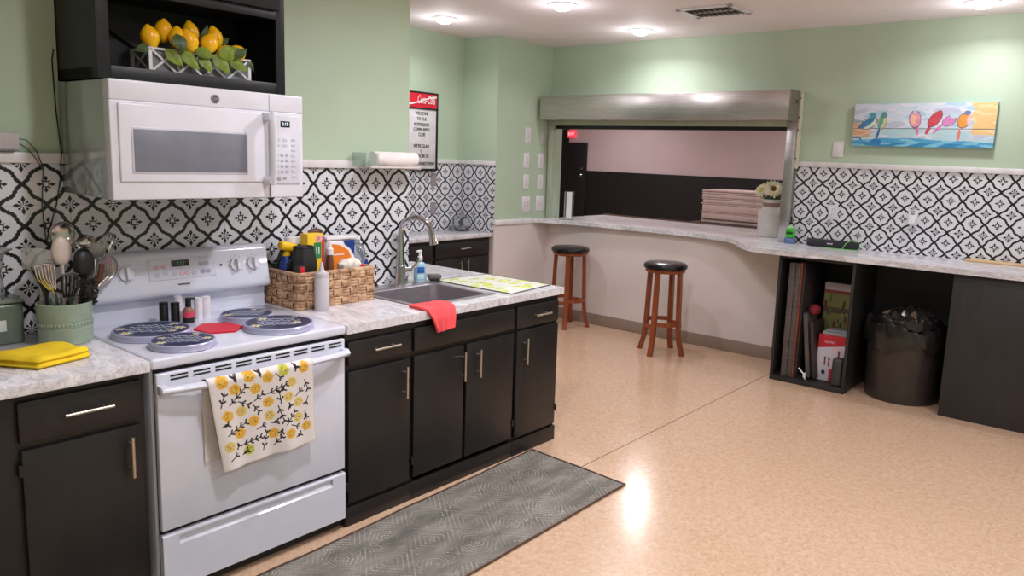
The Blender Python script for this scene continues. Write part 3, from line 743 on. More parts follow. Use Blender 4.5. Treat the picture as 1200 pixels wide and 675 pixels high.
def towel_cols(U, V):
    rs = np.random.RandomState(5)
    x = U; y = V*0.86; c = np.zeros(U.shape+(3,)); c[:] = (226, 220, 220)
    for (u, v, k) in FL:
        v = v*0.86; d = np.hypot((x-u), (y-v)*1.05); a = np.arctan2(y-v, x-u)
        R = 0.054*(1+0.06*np.sin(a*5+u*40)+0.05*np.sin(a*9+v*30))
        col = [(226, 186, 84), (220, 204, 138), (200, 204, 104)][k]; m = d < R; c[m] = col
        for q in range(7):
            aa = q*2*PI/7+u*9; m2 = m & (np.hypot(x-u-0.03*math.cos(aa), y-v-0.03*math.sin(aa)) < 0.013); c[m2] = np.array(col)*np.array((0.97, 0.89, 0.7))
        for q in range(5):
            aa = rs.uniform(0, 6.28); rr = rs.uniform(0.005, 0.028); m2 = np.hypot(x-u-rr*math.cos(aa), y-v-rr*math.sin(aa)) < 0.0045; c[m2] = (80, 62, 40)
    def seg(ax, ay, bx, by, w0, w1):
        dx, dy = bx-ax, by-ay; L2 = dx*dx+dy*dy+1e-9; tt = np.clip(((x-ax)*dx+(y-ay)*dy)/L2, 0, 1)
        d = np.hypot(x-ax-tt*dx, y-ay-tt*dy); return d < (w0+(w1-w0)*tt)
    for (a, b_, e, f) in ST:
        b2, f2 = b_*0.86, f*0.86; m = seg(a, b2, e, f2, 0.0055, 0.0045); L = math.hypot(e-a, f2-b2); dx, dy = (e-a)/L, (f2-b2)/L
        n = max(1, int(L/0.05))
        if L < 0.09:   # a single leaf
            mx, my = (a+e)/2, (b2+f2)/2
            xx = (x-mx)*dx+(y-my)*dy; yy = -(x-mx)*dy+(y-my)*dx; m |= (np.abs(xx)/(L*0.55) + np.abs(yy)/0.016) < 1
        for k in range(n):
            s0 = (k+0.6)/n; px, py = a+(e-a)*s0, b2+(f2-b2)*s0
            for sg in (-1, 1):
                qx, qy = dx*0.72 - sg*dy*0.69, dy*0.72 + sg*dx*0.69
                m |= seg(px, py, px+qx*0.036, py+qy*0.036, 0.005, 0.0085)
        c[m] = (38, 34, 34)
    ed = (U < 0.012) | (U > 0.988) | (V > 0.985); c[ed] = (212, 202, 196)
    return c
TW = vcol('printed_tea_towel', 0.9, 0.5, 500)
t = thing('tea_towel', 'white tea towel with yellow flowers and black sprigs over the oven handle', 'towel', (0.34, -0.74, 0.8))
def handle_y(x): u = np.clip((x+0.022)/0.77, 0, 1); return -0.715-0.032*np.sin(PI*u)**0.6
def TP(U, V):
    ul = 0.118 + (0.178-0.118)*V + 0.0; ur = 0.549 + (0.573-0.549)*V
    x = ul + (ur-ul)*U; zt = 0.833; zb = 0.462 + 0.018*U
    hy = handle_y(0.118+0.43*U)
    # rounds over the handle for the first 5 percent
    ang = np.clip(V/0.05, 0, 1)*PI/2
    y = hy - 0.021*np.sin(ang); z = 0.806 + 0.0215*np.cos(ang)
    m = V > 0.05; vv = (V-0.05)/0.95
    z = np.where(m, 0.806 + (zb-0.806)*vv, z)
    y = y - np.where(m, 0.009*np.sin(U*9+1.0)*vv + 0.005*np.sin(U*21)*vv - 0.028*vv*(1-vv)*0.5 - 0.02*vv, 0)
    y = np.minimum(y, -0.697)
    return np.stack([x, y, z], -1)
paint('front_panel', TP, 300, 260, towel_cols, TW, t)
b = MB()
def back_fn(u, v):
    x = 0.115+(0.549-0.115)*u; hy = float(handle_y(x)); 
    if v < 0.08: a = v/0.08*PI/2; return (x, hy+0.021*math.sin(a), 0.806+0.0215*math.cos(a))
    vv = (v-0.08)/0.92; z = 0.806-(0.806-0.50)*vv
    y = hy+0.021-(hy+0.021+0.698)*min(1, vv*2.2)
    xs_ = 0.006*math.sin(vv*3)
    return (x+xs_+0.014*vv*(1-u), min(y, -0.6985)-0.001, z)
b.grid(back_fn, 30, 30); b.build('back_panel', plain('towel_back_cloth', (222, 214, 210), 0.9, bmp=0.4), t)

# ------------------------------------------------------------------ microwave
t = thing('microwave', 'white over-the-range microwave above the stove', 'microwave', (0.34, -0.23, 1.44))
MX0, MX1, MY, MZ0, MZ1 = -0.044, 0.718, -0.4585, 1.445, 1.862
MB().box(MX0+0.002, MX1-0.002, -0.41, -0.008, MZ0+0.002, MZ1-0.002, 0.003).build('body', MSIDE, t)
MB().box(MX0+0.06, MX1-0.06, -0.38, -0.05, MZ0-0.006, MZ0+0.004).build('underside_grille', BLACKP, t)
MB().box(MX0, MX1, MY, -0.408, 1.790, MZ1, 0.006, 3).build('top_panel', MWHITE, t)
MB().box(MX0, MX1, MY+0.002, -0.408, MZ0, 1.792, 0.005, 3).build('front_frame', MWHITE, t)
dp = MB().box(-0.018, 0.534, MY-0.006, MY+0.006, 1.508, 1.783, 0.007, 3).build('door', MWHITE, t)
MB().box(0.022, 0.462, MY-0.0085, MY-0.004, 1.538, 1.702, 0.003).build('window_bezel', plain('bezel_grey', (196, 197, 208), 0.3), dp)
MB().box(0.029, 0.456, MY-0.010, MY-0.006, 1.545, 1.695, 0.002).build('window', plain('smoky_window', (118, 121, 134), 0.4), dp)
b = MB().tube([(0.545, MY-0.045, 1.50), (0.543, MY-0.058, 1.56), (0.543, MY-0.060, 1.64), (0.543, MY-0.058, 1.72), (0.545, MY-0.045, 1.785)], 0.013, 12, flat=1.4)
b.box(0.527, 0.560, MY-0.055, MY, 1.752, 1.785, 0.006).box(0.527, 0.560, MY-0.055, MY, 1.500, 1.532, 0.006)
b.build('handle', MWHITE, t)
cp = MB().box(0.562, 0.700, MY-0.003, MY+0.004, 1.500, 1.779, 0.003).build('control_panel', plain('panel_white', (214, 214, 226), 0.35), t)
MB().box(0.610, 0.652, MY-0.0045, MY-0.002, 1.732, 1.756).build('display', BLACKP, cp)
text('display_digits', '2:15', 0.018, plain('white_digits', (220, 235, 255), 0.5, emit=1.2), cp, (0.631, MY-0.0048, 1.744), (1, 0, 0), (0, 0, 1), ext=0.0002)
PG = plain('key_grey', (168, 170, 184), 0.5)
for r in range(4):
    for c in range(3): MB().box(0.586+c*0.022, 0.600+c*0.022, MY-0.0042, MY-0.002, 1.612-r*0.0225, 1.624-r*0.0225, 0.001).build('number_key', PG, cp)
for r in range(2):
    for c in range(2): MB().box(0.586+c*0.031, 0.608+c*0.031, MY-0.0042, MY-0.002, 1.675-r*0.023, 1.687-r*0.023, 0.001).build('function_key', plain('key_pale', (190, 192, 206), 0.5), cp)
for r in range(8): MB().box(0.658, 0.678, MY-0.0042, MY-0.002, 1.676-r*0.0215, 1.686-r*0.0215, 0.001).build('side_key', plain('key_pale', (190, 192, 206), 0.5), cp)
MB().box(0.590, 0.608, MY-0.0042, MY-0.002, 1.514, 1.528, 0.001).box(0.618, 0.634, MY-0.0042, MY-0.002, 1.518, 1.528, 0.001).build('start_keys', plain('button_dark', (150, 154, 168), 0.4), cp)
MB().box(0.5605, 0.5625, MY-0.0006, MY+0.02, MZ0+0.002, 1.500).box(0.5605, 0.5625, MY-0.0006, MY+0.02, 1.792, MZ1-0.004).build('panel_seam', plain('grey_print', (110, 112, 122), 0.6), t)
bd = MB().cyl((0.335, MY+0.003, 1.822), (0.335, MY-0.004, 1.822), 0.0155, seg=32).build('badge', plain('badge_grey', (92, 92, 98), 0.35, 0.5), t)
MB().lathe([(0.0115, 0), (0.0128, 0), (0.0128, 0.001), (0.0115, 0.001)], (0.335, MY-0.004, 1.822), 32, 1, 1, Matrix.Rotation(PI/2, 3, 'X')).build('badge_ring', plain('badge_light', (190, 190, 196), 0.3), bd)
text('badge_monogram', 'GE', 0.014, plain('badge_light', (190, 190, 196), 0.3), bd, (0.335, MY-0.0042, 1.822), (1, 0, 0), (0, 0, 1), shear=0.3, ext=0.0005)

# cabinet above the microwave
t = thing('wall_cabinet', 'black wall cabinet with an open shelf above the microwave', 'cabinet', (0.33, -0.18, 1.865))
KX0, KX1, KY = -0.036, 0.700, -0.36
b = MB()
b.box(KX0, KX0+0.018, KY+0.018, -0.002, 1.866, H-0.002).box(KX1-0.018, KX1, KY+0.018, -0.002, 1.866, H-0.002)
b.box(KX0, KX1, KY+0.018, -0.002, 1.866, 1.906).box(KX0, KX1, KY+0.018, -0.002, 2.182, 2.205).box(KX0, KX1, -0.02, -0.002, 1.866, H-0.002)
b.build('carcass', SHELFB, t)
b = MB()
b.box(KX0, 0.008, KY, KY+0.019, 1.866, H-0.002, 0.002).box(0.660, KX1, KY, KY+0.019, 1.866, H-0.002, 0.002)
b.box(0.008, 0.660, KY, KY+0.019, 1.866, 1.914, 0.002).box(0.008, 0.660, KY, KY+0.019, 2.170, 2.215, 0.002)
b.build('face_frame', SHELFB, t)
MB().box(0.02, 0.668, KY-0.018, KY-0.001, 2.205, H-0.03, 0.003).build('upper_door', SHELFB, t)
MB().tube([(0.018, -0.03, 2.12), (0.10, -0.03, 2.10), (0.2, -0.03, 2.04), (0.30, -0.03, 1.98), (0.34, -0.03, 1.91)], 0.004, 8).build('power_cord', BLACKP, t)

# lattice planter with lemons
t = thing('lattice_planter', 'white wooden lattice box holding artificial lemons on the cabinet shelf', 'planter', (0.35, -0.27, 1.906))
PW_ = plain('white_planter_wood', (214, 214, 218), 0.6); PI_ = plain('planter_inner_grey', (122, 126, 128), 0.8)
px0, px1, py0, py1, pz0, pz1 = 0.158, 0.552, -0.330, -0.185, 1.906, 1.998
MB().box(px0+0.006, px1-0.006, py0+0.006, py1-0.006, pz0+0.004, pz1-0.008).build('liner', PI_, t)
b = MB()
for y in (py0, py1):
    b.box(px0, px1, y-0.004, y+0.004, pz0, pz0+0.008).box(px0, px1, y-0.004, y+0.004, pz1-0.008, pz1)
    for x in (px0, px1): b.box(x-0.006, x+0.006, y-0.006, y+0.006, pz0, pz1)
for x in (px0, px1): b.box(x-0.004, x+0.004, py0, py1, pz1-0.008, pz1).box(x-0.004, x+0.004, py0, py1, pz0, pz0+0.008)
b.build('frame', PW_, t)
b = MB(); n = 4; wd = (px1-px0)/n
for k in range(n):
    for s_ in (0, 1):
        a = Vector((px0+k*wd, py0-0.003, pz0+0.004 if s_ == 0 else pz1-0.004)); c = Vector((px0+(k+1)*wd, py0-0.003, pz1-0.004 if s_ == 0 else pz0+0.004))
        ang = math.atan2(c.z-a.z, c.x-a.x); b.rbox((a+c)/2+Vector((0, -0.001*s_, 0)), ((c-a).length, 0.004, 0.008), Matrix.Rotation(-ang, 3, 'Y'))
for s_ in (-1, 1):
    a = Vector((px0-0.003, py0, pz0+0.045-0.04*s_)); c = Vector((px0-0.003, py1, pz0+0.045+0.04*s_))
    ang = math.atan2(c.z-a.z, c.y-a.y); b.rbox((a+c)/2, (0.004, (c-a).length, 0.008), Matrix.Rotation(ang, 3, 'X'))
b.build('lattice', PW_, t)
def lemon_mat():
    m, nt, b = newmat('lemon_skin', 0.3); k, x, y, z = pos(nt, True)
    n = noise(nt, k, 14, 3); nt.links.new(ramp(nt, n, [(0.35, (240, 172, 16)), (0.6, (252, 204, 28))]), b.inputs['Base Color'])
    bump(nt, b, noise(nt, k, 260, 2), 0.25, 0.001); return m
LEM = lemon_mat(); LEAF = plain('lemon_leaf', (112, 132, 46), 0.4, var=0.18, scale=40); LEAFD = plain('dark_lemon_leaf', (62, 82, 40), 0.45, var=0.15, scale=40)
def leaf(parent, base, tip, w, mat, bend=0.012, nrm=(0, -1, 0.2)):
    base = Vector(base); tip = Vector(tip); d = tip-base; side = d.cross(Vector(nrm)).normalized(); nr = side.cross(d).normalized()
    b = MB()
    def fn(u, v):
        wv = w*math.sin(PI*min(1, v**0.75*1.0))*0.5 if 0 < v < 1 else 0.0
        s_ = (u-0.5)*2; return base + d*v + side*s_*wv + nr*(bend*math.sin(PI*v) - abs(s_)*wv*0.35)
    b.grid(fn, 4, 10); bmesh.ops.remove_doubles(b.bm, verts=b.bm.verts, dist=1e-5)
    return b.build('leaf', mat, parent, solid=0.0012)
lm = [(0.168, -0.315, 2.033, -12, 0, 'leftmost lemon in the lattice box'), (0.236, -0.275, 2.068, 5, 0, 'second lemon from the left, standing tall'), (0.268, -0.322, 2.042, -5, 0, 'lemon half hidden behind a dark leaf left of centre'),
      (0.303, -0.340, 2.036, -20, 0, 'front lemon left of the centre leaf cluster'), (0.352, -0.255, 2.080, -10, 1, 'tall duller lemon at the back centre'), (0.382, -0.338, 2.037, 25, 0, 'large shiny front lemon right of centre'),
      (0.445, -0.265, 2.074, -15, 1, 'back lemon right of centre with its tip up'), (0.452, -0.335, 2.008, 60, 0, 'low lemon lying beneath the broad green leaf'), (0.500, -0.325, 2.015, 65, 0, 'rightmost lemon split by a dark leaf')]
lems = []
for (x, y, z, an, dull, lb) in lm:
    r = 0.036 if dull == 0 else 0.033; L = 0.047
    rot = Matrix.Rotation(math.radians(an), 3, 'Y')
    prof = [(0, -L), (0.010, -L*0.97), (r*0.62, -L*0.72), (r*0.93, -L*0.3), (r, 0), (r*0.93, L*0.34), (r*0.66, L*0.70), (r*0.32, L*0.92), (0.007, L*1.04), (0, L*1.1)]
    prof = [(a*0.93, b_*0.93) for a, b_ in prof]
    o = MB().lathe(prof, (x, y, z), 24, rot=rot).build('lemon', LEM, ang=70); tag(o, 'artificial yellow lemon: '+lb, 'lemon', 'lemons in the lattice box')
    lems.append(o)
lv = [(0, (0.16, -0.33, 2.0), (0.10, -0.34, 1.975), 0.03, LEAFD), (2, (0.245, -0.36, 2.055), (0.262, -0.375, 1.985), 0.05, LEAFD), (2, (0.205, -0.35, 1.995), (0.268, -0.36, 1.935), 0.042, LEAF),
      (3, (0.262, -0.35, 2.0), (0.33, -0.36, 1.93), 0.045, LEAF), (3, (0.335, -0.35, 1.99), (0.375, -0.365, 1.925), 0.04, LEAF), (4, (0.385, -0.26, 2.05), (0.415, -0.27, 2.12), 0.02, LEAFD),
      (5, (0.315, -0.36, 2.005), (0.385, -0.37, 1.985), 0.04, LEAF), (5, (0.39, -0.355, 1.998), (0.45, -0.365, 1.93), 0.05, LEAF), (7, (0.41, -0.365, 1.99), (0.495, -0.36, 2.035), 0.05, LEAF),
      (7, (0.45, -0.355, 1.985), (0.53, -0.36, 1.95), 0.04, LEAF), (8, (0.465, -0.372, 1.995), (0.525, -0.368, 2.035), 0.032, LEAFD), (8, (0.54, -0.33, 2.0), (0.575, -0.33, 1.95), 0.02, LEAFD), (6, (0.47, -0.25, 2.05), (0.52, -0.24, 2.085), 0.022, LEAFD)]
for (i, a, c, w_, m_) in lv: leaf(lems[i], a, c, w_*1.15, m_)

# paper roll under the cap rail
t = thing('paper_towel_roll', 'white paper towel roll on a clear holder against the backsplash', 'paper towel', (1.5, -0.075, 1.57))
MB().cyl((1.385, -0.085, 1.612), (1.672, -0.085, 1.612), 0.036, seg=32).build('roll', plain('paper_white', (236, 230, 230), 0.8, bmp=0.2), t)
MB().box(1.335, 1.68, -0.135, -0.024, 1.562, 1.572, 0.003).box(1.64, 1.70, -0.11, -0.05, 1.556, 1.568, 0.004).build('tray', plain('tray_white', (214, 204, 202), 0.4), t)
MB().box(1.30, 1.306, -0.13, -0.024, 1.566, 1.640, 0.002).box(1.30, 1.39, -0.028, -0.024, 1.566, 1.640).box(1.30, 1.39, -0.13, -0.126, 1.566, 1.640).build('clear_bracket', plain('frosted_clear', (170, 190, 178), 0.1, alpha=0.3, var=0), t)

# wall device and its wires at far left
t = thing('wall_control_box', 'small grey-white control box on the wall at the left edge', 'control box', (-0.26, -0.02, 1.597))
MB().box(-0.34, -0.185, -0.035, 0.0, 1.604, 1.664, 0.004).build('housing', plain('box_grey', (190, 184, 186), 0.5), t)
MB().box(-0.34, -0.20, -0.036, -0.002, 1.597, 1.606, 0.002).build('base_edge', plain('box_edge', (120, 114, 116), 0.6), t)
MB().tube([(-0.187, -0.028, 1.645), (-0.16, -0.03, 1.64), (-0.13, -0.028, 1.60), (-0.112, -0.026, 1.54), (-0.118, -0.012, 1.40), (-0.116, -0.012, 1.32), (-0.112, -0.012, 1.26)], 0.0022, 6).build('cable', plain('wire_grey', (70, 70, 70), 0.5), t)
MB().tube([(-0.187, -0.028, 1.63), (-0.16, -0.03, 1.61), (-0.135, -0.028, 1.575), (-0.112, -0.026, 1.53)], 0.0018, 6).build('cable', plain('wire_grey', (70, 70, 70), 0.5), t)
tag(MB().tube([(-0.046, -0.004, 1.98), (-0.054, -0.006, 1.94), (-0.05, -0.005, 1.75), (-0.047, -0.026, 1.60), (-0.052, -0.03, 1.56), (-0.05, -0.012, 1.50), (-0.07, -0.012, 1.40), (-0.10, -0.012, 1.30), (-0.112, -0.012, 1.255)], 0.0025, 6).build('power_cord', BLACKP), 'thin black cord running down the wall beside the microwave', 'cord')

# ------------------------------------------------------------------ left counter items
cx, cy, r = -0.136, -0.225, 0.090
t = thing('utensil_crock', 'sage green ceramic crock full of cooking utensils left of the range', 'crock', (cx, cy, CT))
SAGE = plain('sage_glaze', (146, 162, 146), 0.22, var=0.05, scale=20)
h = 0.150
MB().lathe([(0, 0.003), (r-0.008, 0.0), (r-0.003, 0.004), (r-0.002, 0.06), (r-0.004, 0.062), (r-0.004, 0.064), (r-0.002, 0.066), (r-0.002, 0.082), (r-0.004, 0.084), (r-0.004, 0.086), (r-0.002, 0.088), (r, h-0.008), (r, h-0.002), (r-0.003, h), (r-0.008, h-0.002), (r-0.009, h-0.01), (r-0.009, 0.012), (0, 0.012)], (cx, cy, CT), 56).build('pot', SAGE, t)
b = MB()
for k in range(44):
    a = 2*PI*k/44; b.ball((cx+(r-0.002)*math.cos(a), cy+(r-0.002)*math.sin(a), CT+0.075), (0.0045, 0.0045, 0.005), 6)
b.build('beaded_band', SAGE, t)
ZB = CT+0.014
def stem(x, y): return (cx+x*0.6, cy+y*0.6, ZB+0.002)
WHITEP = plain('white_ladle_plastic', (206, 192, 182), 0.35); BROWNU = wood_mat('brown_wood', (70, 40, 28), (110, 66, 44)); UGRP = 'utensils in the green crock'
UST = plain('utensil_steel', (196, 192, 188), 0.2, 1.0)
def rimpt(p):
    p = Vector(p); d = Vector((p.x-cx, p.y-cy, 0))
    if p.z < 1.065: return p.lerp(Vector((cx, cy, p.z)), 0.2)
    if d.length > 0.068: d = d.normalized()*0.068
    return Vector((cx+d.x, cy+d.y, 1.064))
def util(name, label, cat, base): return thing(name, label, cat, (base[0], base[1], ZB), UGRP)
def dish(b, c, rx, rz, d, tilt=0.0, yaw=0.0):
    """spoon bowl facing the room: shallow oval cap"""
    rot = Matrix.Rotation(yaw, 3, 'Z') @ Matrix.Rotation(tilt, 3, 'X'); n = 10; seg = 24
    rings = []
    for i in range(n+1):
        q = i/n*PI/2; rr = math.cos(q); dd = math.sin(q)
        if i == n: rings.append([b.bm.verts.new(Vector(c)+rot @ Vector((0, d, 0)))]); continue
        rings.append([b.bm.verts.new(Vector(c)+rot @ Vector((rx*rr*math.cos(2*PI*k/seg), d*dd, rz*rr*math.sin(2*PI*k/seg)))) for k in range(seg)])
    for A, B in zip(rings[:-1], rings[1:]):
        for k in range(seg):
            if len(B) == 1: b.bm.faces.new((A[k], A[(k+1) % seg], B[0]))
            else: b.bm.faces.new((A[k], A[(k+1) % seg], B[(k+1) % seg], B[k]))
    return b
# white ladle
s0 = stem(0.01, -0.02); t = util('spoon', 'off-white plastic spoon standing highest at the front of the crock', 'spoon', s0)
MB().tube([s0, rimpt((-0.132, -0.215, 1.15)), (-0.132, -0.215, 1.15), (-0.131, -0.215, 1.20)], [0.007, 0.006, 0.006], 8).build('stem', WHITEP, t)
dish(MB(), (-0.131, -0.212, 1.247), 0.034, 0.054, -0.018).build('bowl', WHITEP, t, solid=0.002)
# big steel spoon behind
s0 = stem(-0.01, 0.05); t = util('serving_spoon', 'large shiny steel serving spoon behind the off-white spoon', 'spoon', s0)
MB().tube([s0, rimpt((-0.10, -0.13, 1.15)), (-0.10, -0.13, 1.15), (-0.095, -0.12, 1.26)], 0.006, 8).build('stem', UST, t)
dish(MB(), (-0.092, -0.12, 1.298), 0.044, 0.048, 0.02).build('bowl', UST, t, solid=0.002)
# black ladle
s0 = stem(0.03, -0.04); t = util('ladle', 'large matte black ladle spoon in the middle of the crock', 'ladle', s0)
BLKN = plain('black_nylon', (22, 22, 24), 0.45)
MB().tube([s0, rimpt((-0.08, -0.235, 1.10)), (-0.08, -0.235, 1.10), (-0.070, -0.235, 1.16)], [0.008, 0.007, 0.009], 8).build('stem', BLKN, t)
dish(MB(), (-0.068, -0.232, 1.200), 0.040, 0.056, -0.028, 0, 0.2).build('bowl', BLKN, t, solid=0.002)
# black slotted spoon / scrubber knob textured
s0 = stem(0.0, -0.05); t = util('slotted_turner', 'black slotted turner leaning in the crock under the off-white spoon', 'turner', s0)
MB().tube([s0, rimpt((-0.135, -0.255, 1.07)), (-0.135, -0.255, 1.07)], 0.007, 8).build('stem', BLKN, t)
b = MB()
for k in range(5):
    x = -0.155 + k*0.0125
    b.tube([(x*0.6-0.135*0.4, -0.262, 1.085), (x, -0.27, 1.115), (x+0.004, -0.268, 1.165)], 0.004, 6)
b.tube([(-0.155, -0.27, 1.165), (-0.125, -0.27, 1.175), (-0.10, -0.27, 1.165)], 0.005, 6)
b.build('slotted_head', BLKN, t)
s0 = stem(0.045, -0.04); t = util('pot_brush', 'black bristled pot brush below the black ladle', 'brush', s0)
MB().tube([s0, rimpt((-0.068, -0.262, 1.05)), (-0.068, -0.262, 1.05)], 0.009, 8).build('stem', BLKN, t)
b = MB()
rs = random.Random(3)
for k in range(120):
    a = rs.uniform(0, 2*PI); zz = rs.uniform(1.05, 1.145); rr = rs.uniform(0.018, 0.030); c0 = Vector((-0.066+rr*math.cos(a), -0.262+rr*0.7*math.sin(a), zz)); b.ball(c0, 0.005, 6)
b.ball((-0.066, -0.262, 1.10), (0.02, 0.016, 0.05), 10)
b.build('bristles', BLKN, t)
# steel meat fork / masher on the left
s0 = stem(-0.03, -0.02); t = util('spaghetti_server', 'steel pasta fork with long tines leaning left in the crock', 'pasta fork', s0)
MB().tube([s0, rimpt((-0.165, -0.24, 1.08)), (-0.165, -0.24, 1.08), (-0.18, -0.25, 1.12)], 0.0055, 8).build('stem', UST, t)
b = MB()
for k in range(7):
    f = k/6; b.tube([(-0.180+(f-0.5)*0.02, -0.25, 1.115), (-0.198+(f-0.5)*0.055, -0.255, 1.16), (-0.205+(f-0.5)*0.06, -0.262, 1.205)], 0.0028, 6)
b.tube([(-0.238, -0.262, 1.205), (-0.205, -0.27, 1.214), (-0.172, -0.262, 1.207)], 0.0035, 6)
b.build('tines', UST, t)
# clear plastic scoop / turner left top
s0 = stem(-0.045, 0.0); t = util('clear_scoop', 'clear plastic scoop with a wide bent head at the left of the crock', 'scoop', s0)
CPL = plain('clear_smoke_plastic', (226, 224, 222), 0.08, trans=0.75, var=0)
MB().tube([s0, rimpt((-0.2, -0.20, 1.12)), (-0.2, -0.20, 1.12), (-0.235, -0.21, 1.20)], 0.006, 8).build('stem', CPL, t)
b = MB().grid(lambda u, v: (-0.255+0.10*u, -0.205-0.03*math.sin(PI*u), 1.262-0.018*u-0.07*v-0.03*v*u+0.012*math.sin(PI*u)), 12, 8)
b.build('head', CPL, t, solid=0.003)
# whisk, right
s0 = stem(0.05, 0.01); t = util('whisk', 'steel wire whisk leaning right over the range', 'whisk', s0)
MB().tube([s0, rimpt((0.015, -0.14, 1.13)), (0.015, -0.14, 1.13), (0.022, -0.135, 1.16)], 0.007, 8).build('stem', UST, t)
b = MB(); base_ = Vector((0.022, -0.135, 1.155)); tip_ = Vector((0.075, -0.12, 1.295)); ax_ = (tip_-base_); L_ = ax_.length; ax_.normalize()
s1 = ax_.cross(Vector((0, 1, 0))).normalized(); s2 = ax_.cross(s1)
for q in range(5):
    a = q*PI/5; sd = s1*math.cos(a)+s2*math.sin(a); pts = []
    for k in range(21):
        f = k/20*2*PI; hgt = 0.5-0.5*math.cos(f); wv = math.sin(f)*(0.032*(0.35+0.65*hgt)); pts.append(base_+ax_*L_*hgt+sd*wv)
    b.tube(pts, 0.0016, 5)
b.build('wires', UST, t)
# skimmer, right
s0 = stem(0.055, -0.02); t = util('skimmer', 'round perforated steel skimmer leaning right beside the control panel', 'skimmer', s0)
MB().tube([s0, rimpt((-0.02, -0.2, 1.09)), (-0.02, -0.2, 1.09), (0.01, -0.185, 1.13)], 0.005, 8).build('stem', UST, t)
def perf_mat():
    m, nt, b = newmat('perforated_steel', 0.3, 1.0); k, x, y, z = pos(nt)
    d = (((x*150.0).fract()-0.5)*((x*150.0).fract()-0.5) + ((z*150.0).fract()-0.5)*((z*150.0).fract()-0.5)).below(0.06, 0.03)
    nt.links.new(mix(nt, d, (170, 166, 164), (50, 48, 48)), b.inputs['Base Color']); return m
dish(MB(), (0.036, -0.175, 1.165), 0.046, 0.050, 0.012, 0.1, 0.3).build('bowl', perf_mat(), t, solid=0.0015)
# brown wooden spatula, steel tongs, steel ladle
s0 = stem(0.04, -0.03); t = util('wooden_spatula', 'brown wooden spatula between the black ladle and the skimmer', 'spatula', s0)
MB().tube([s0, rimpt((-0.045, -0.222, 1.09)), (-0.045, -0.222, 1.09), (-0.008, -0.222, 1.14), (0.0, -0.222, 1.19)], [0.008, 0.009, 0.012, 0.010], 8, flat=0.5).build('blade', BROWNU, t)
s0 = stem(0.03, 0.03); t = util('steel_ladle', 'round steel ladle behind the black ladle', 'ladle', s0)
MB().tube([s0, rimpt((-0.03, -0.14, 1.15)), (-0.03, -0.14, 1.15), (-0.02, -0.13, 1.23)], 0.005, 8).build('stem', UST, t)
dish(MB(), (-0.016, -0.13, 1.262), 0.036, 0.032, 0.025, -0.3).build('bowl', UST, t, solid=0.0015)
s0 = stem(0.06, 0.0); t = util('measuring_spoon', 'pale grey measuring spoon in the right of the crock', 'spoon', s0)
MB().tube([s0, rimpt((0.0, -0.15, 1.14)), (0.0, -0.15, 1.14), (0.01, -0.14, 1.20)], 0.005, 8).build('stem', UST, t)
dish(MB(), (0.015, -0.14, 1.232), 0.028, 0.03, -0.01, 0.2).build('bowl', plain('pale_grey_plastic', (170, 168, 166), 0.4), t, solid=0.002)
s0 = stem(0.066, -0.035); t = util('tongs', 'thin steel tongs handle poking out low at the right of the crock', 'tongs', s0)
MB().tube([s0, rimpt((-0.03, -0.21, 1.085)), (-0.03, -0.21, 1.085), (0.035, -0.19, 1.135)], 0.005, 8, flat=0.6).tube([s0, rimpt((-0.025, -0.20, 1.082)), (-0.025, -0.20, 1.082), (0.045, -0.18, 1.125)], 0.004, 8, flat=0.6).build('arms', UST, t)
s0 = stem(-0.02, 0.0); t = util('paring_fork', 'dark handled steel fork in the left of the crock', 'fork', s0)
MB().tube([s0, rimpt((-0.19, -0.22, 1.10)), (-0.19, -0.22, 1.10), (-0.23, -0.22, 1.20)], [0.006, 0.008, 0.007], 8).build('grip', BLKN, t)

# square canister at the left
t = thing('storage_canister', 'grey-green square metal canister at the left edge of the counter', 'canister', (-0.36, -0.13, CT))
CANM = plain('grey_green_metal', (104, 116, 104), 0.25, 0.3, var=0.05)
MB().box(-0.47, -0.243, -0.155, -0.02, CT, 1.062, 0.012, 3).build('body', CANM, t)
MB().box(-0.474, -0.240, -0.158, -0.018, 1.063, 1.078, 0.006, 2).build('lid', plain('canister_lid', (126, 134, 124), 0.2, 0.4), t)
MB().box(-0.40, -0.300, -0.1575, -0.154, 0.965, 1.005, 0.001).build('label', plain('pale_card', (206, 212, 210), 0.6), t)

# clear plastic wrapped object standing behind it
t = thing('clear_pitcher', 'clear plastic pitcher at the left edge in front of the backsplash', 'pitcher', (-0.315, -0.11, 1.078))
MB().lathe([(0, 0.0), (0.05, 0.0), (0.055, 0.01), (0.05, 0.10), (0.062, 0.165), (0.085, 0.172), (0.084, 0.176), (0.058, 0.17), (0.045, 0.165), (0.03, 0.26), (0.02, 0.27), (0.0, 0.27)], (-0.335, -0.09, 1.0785), 28).build('body', CLEAR, t)

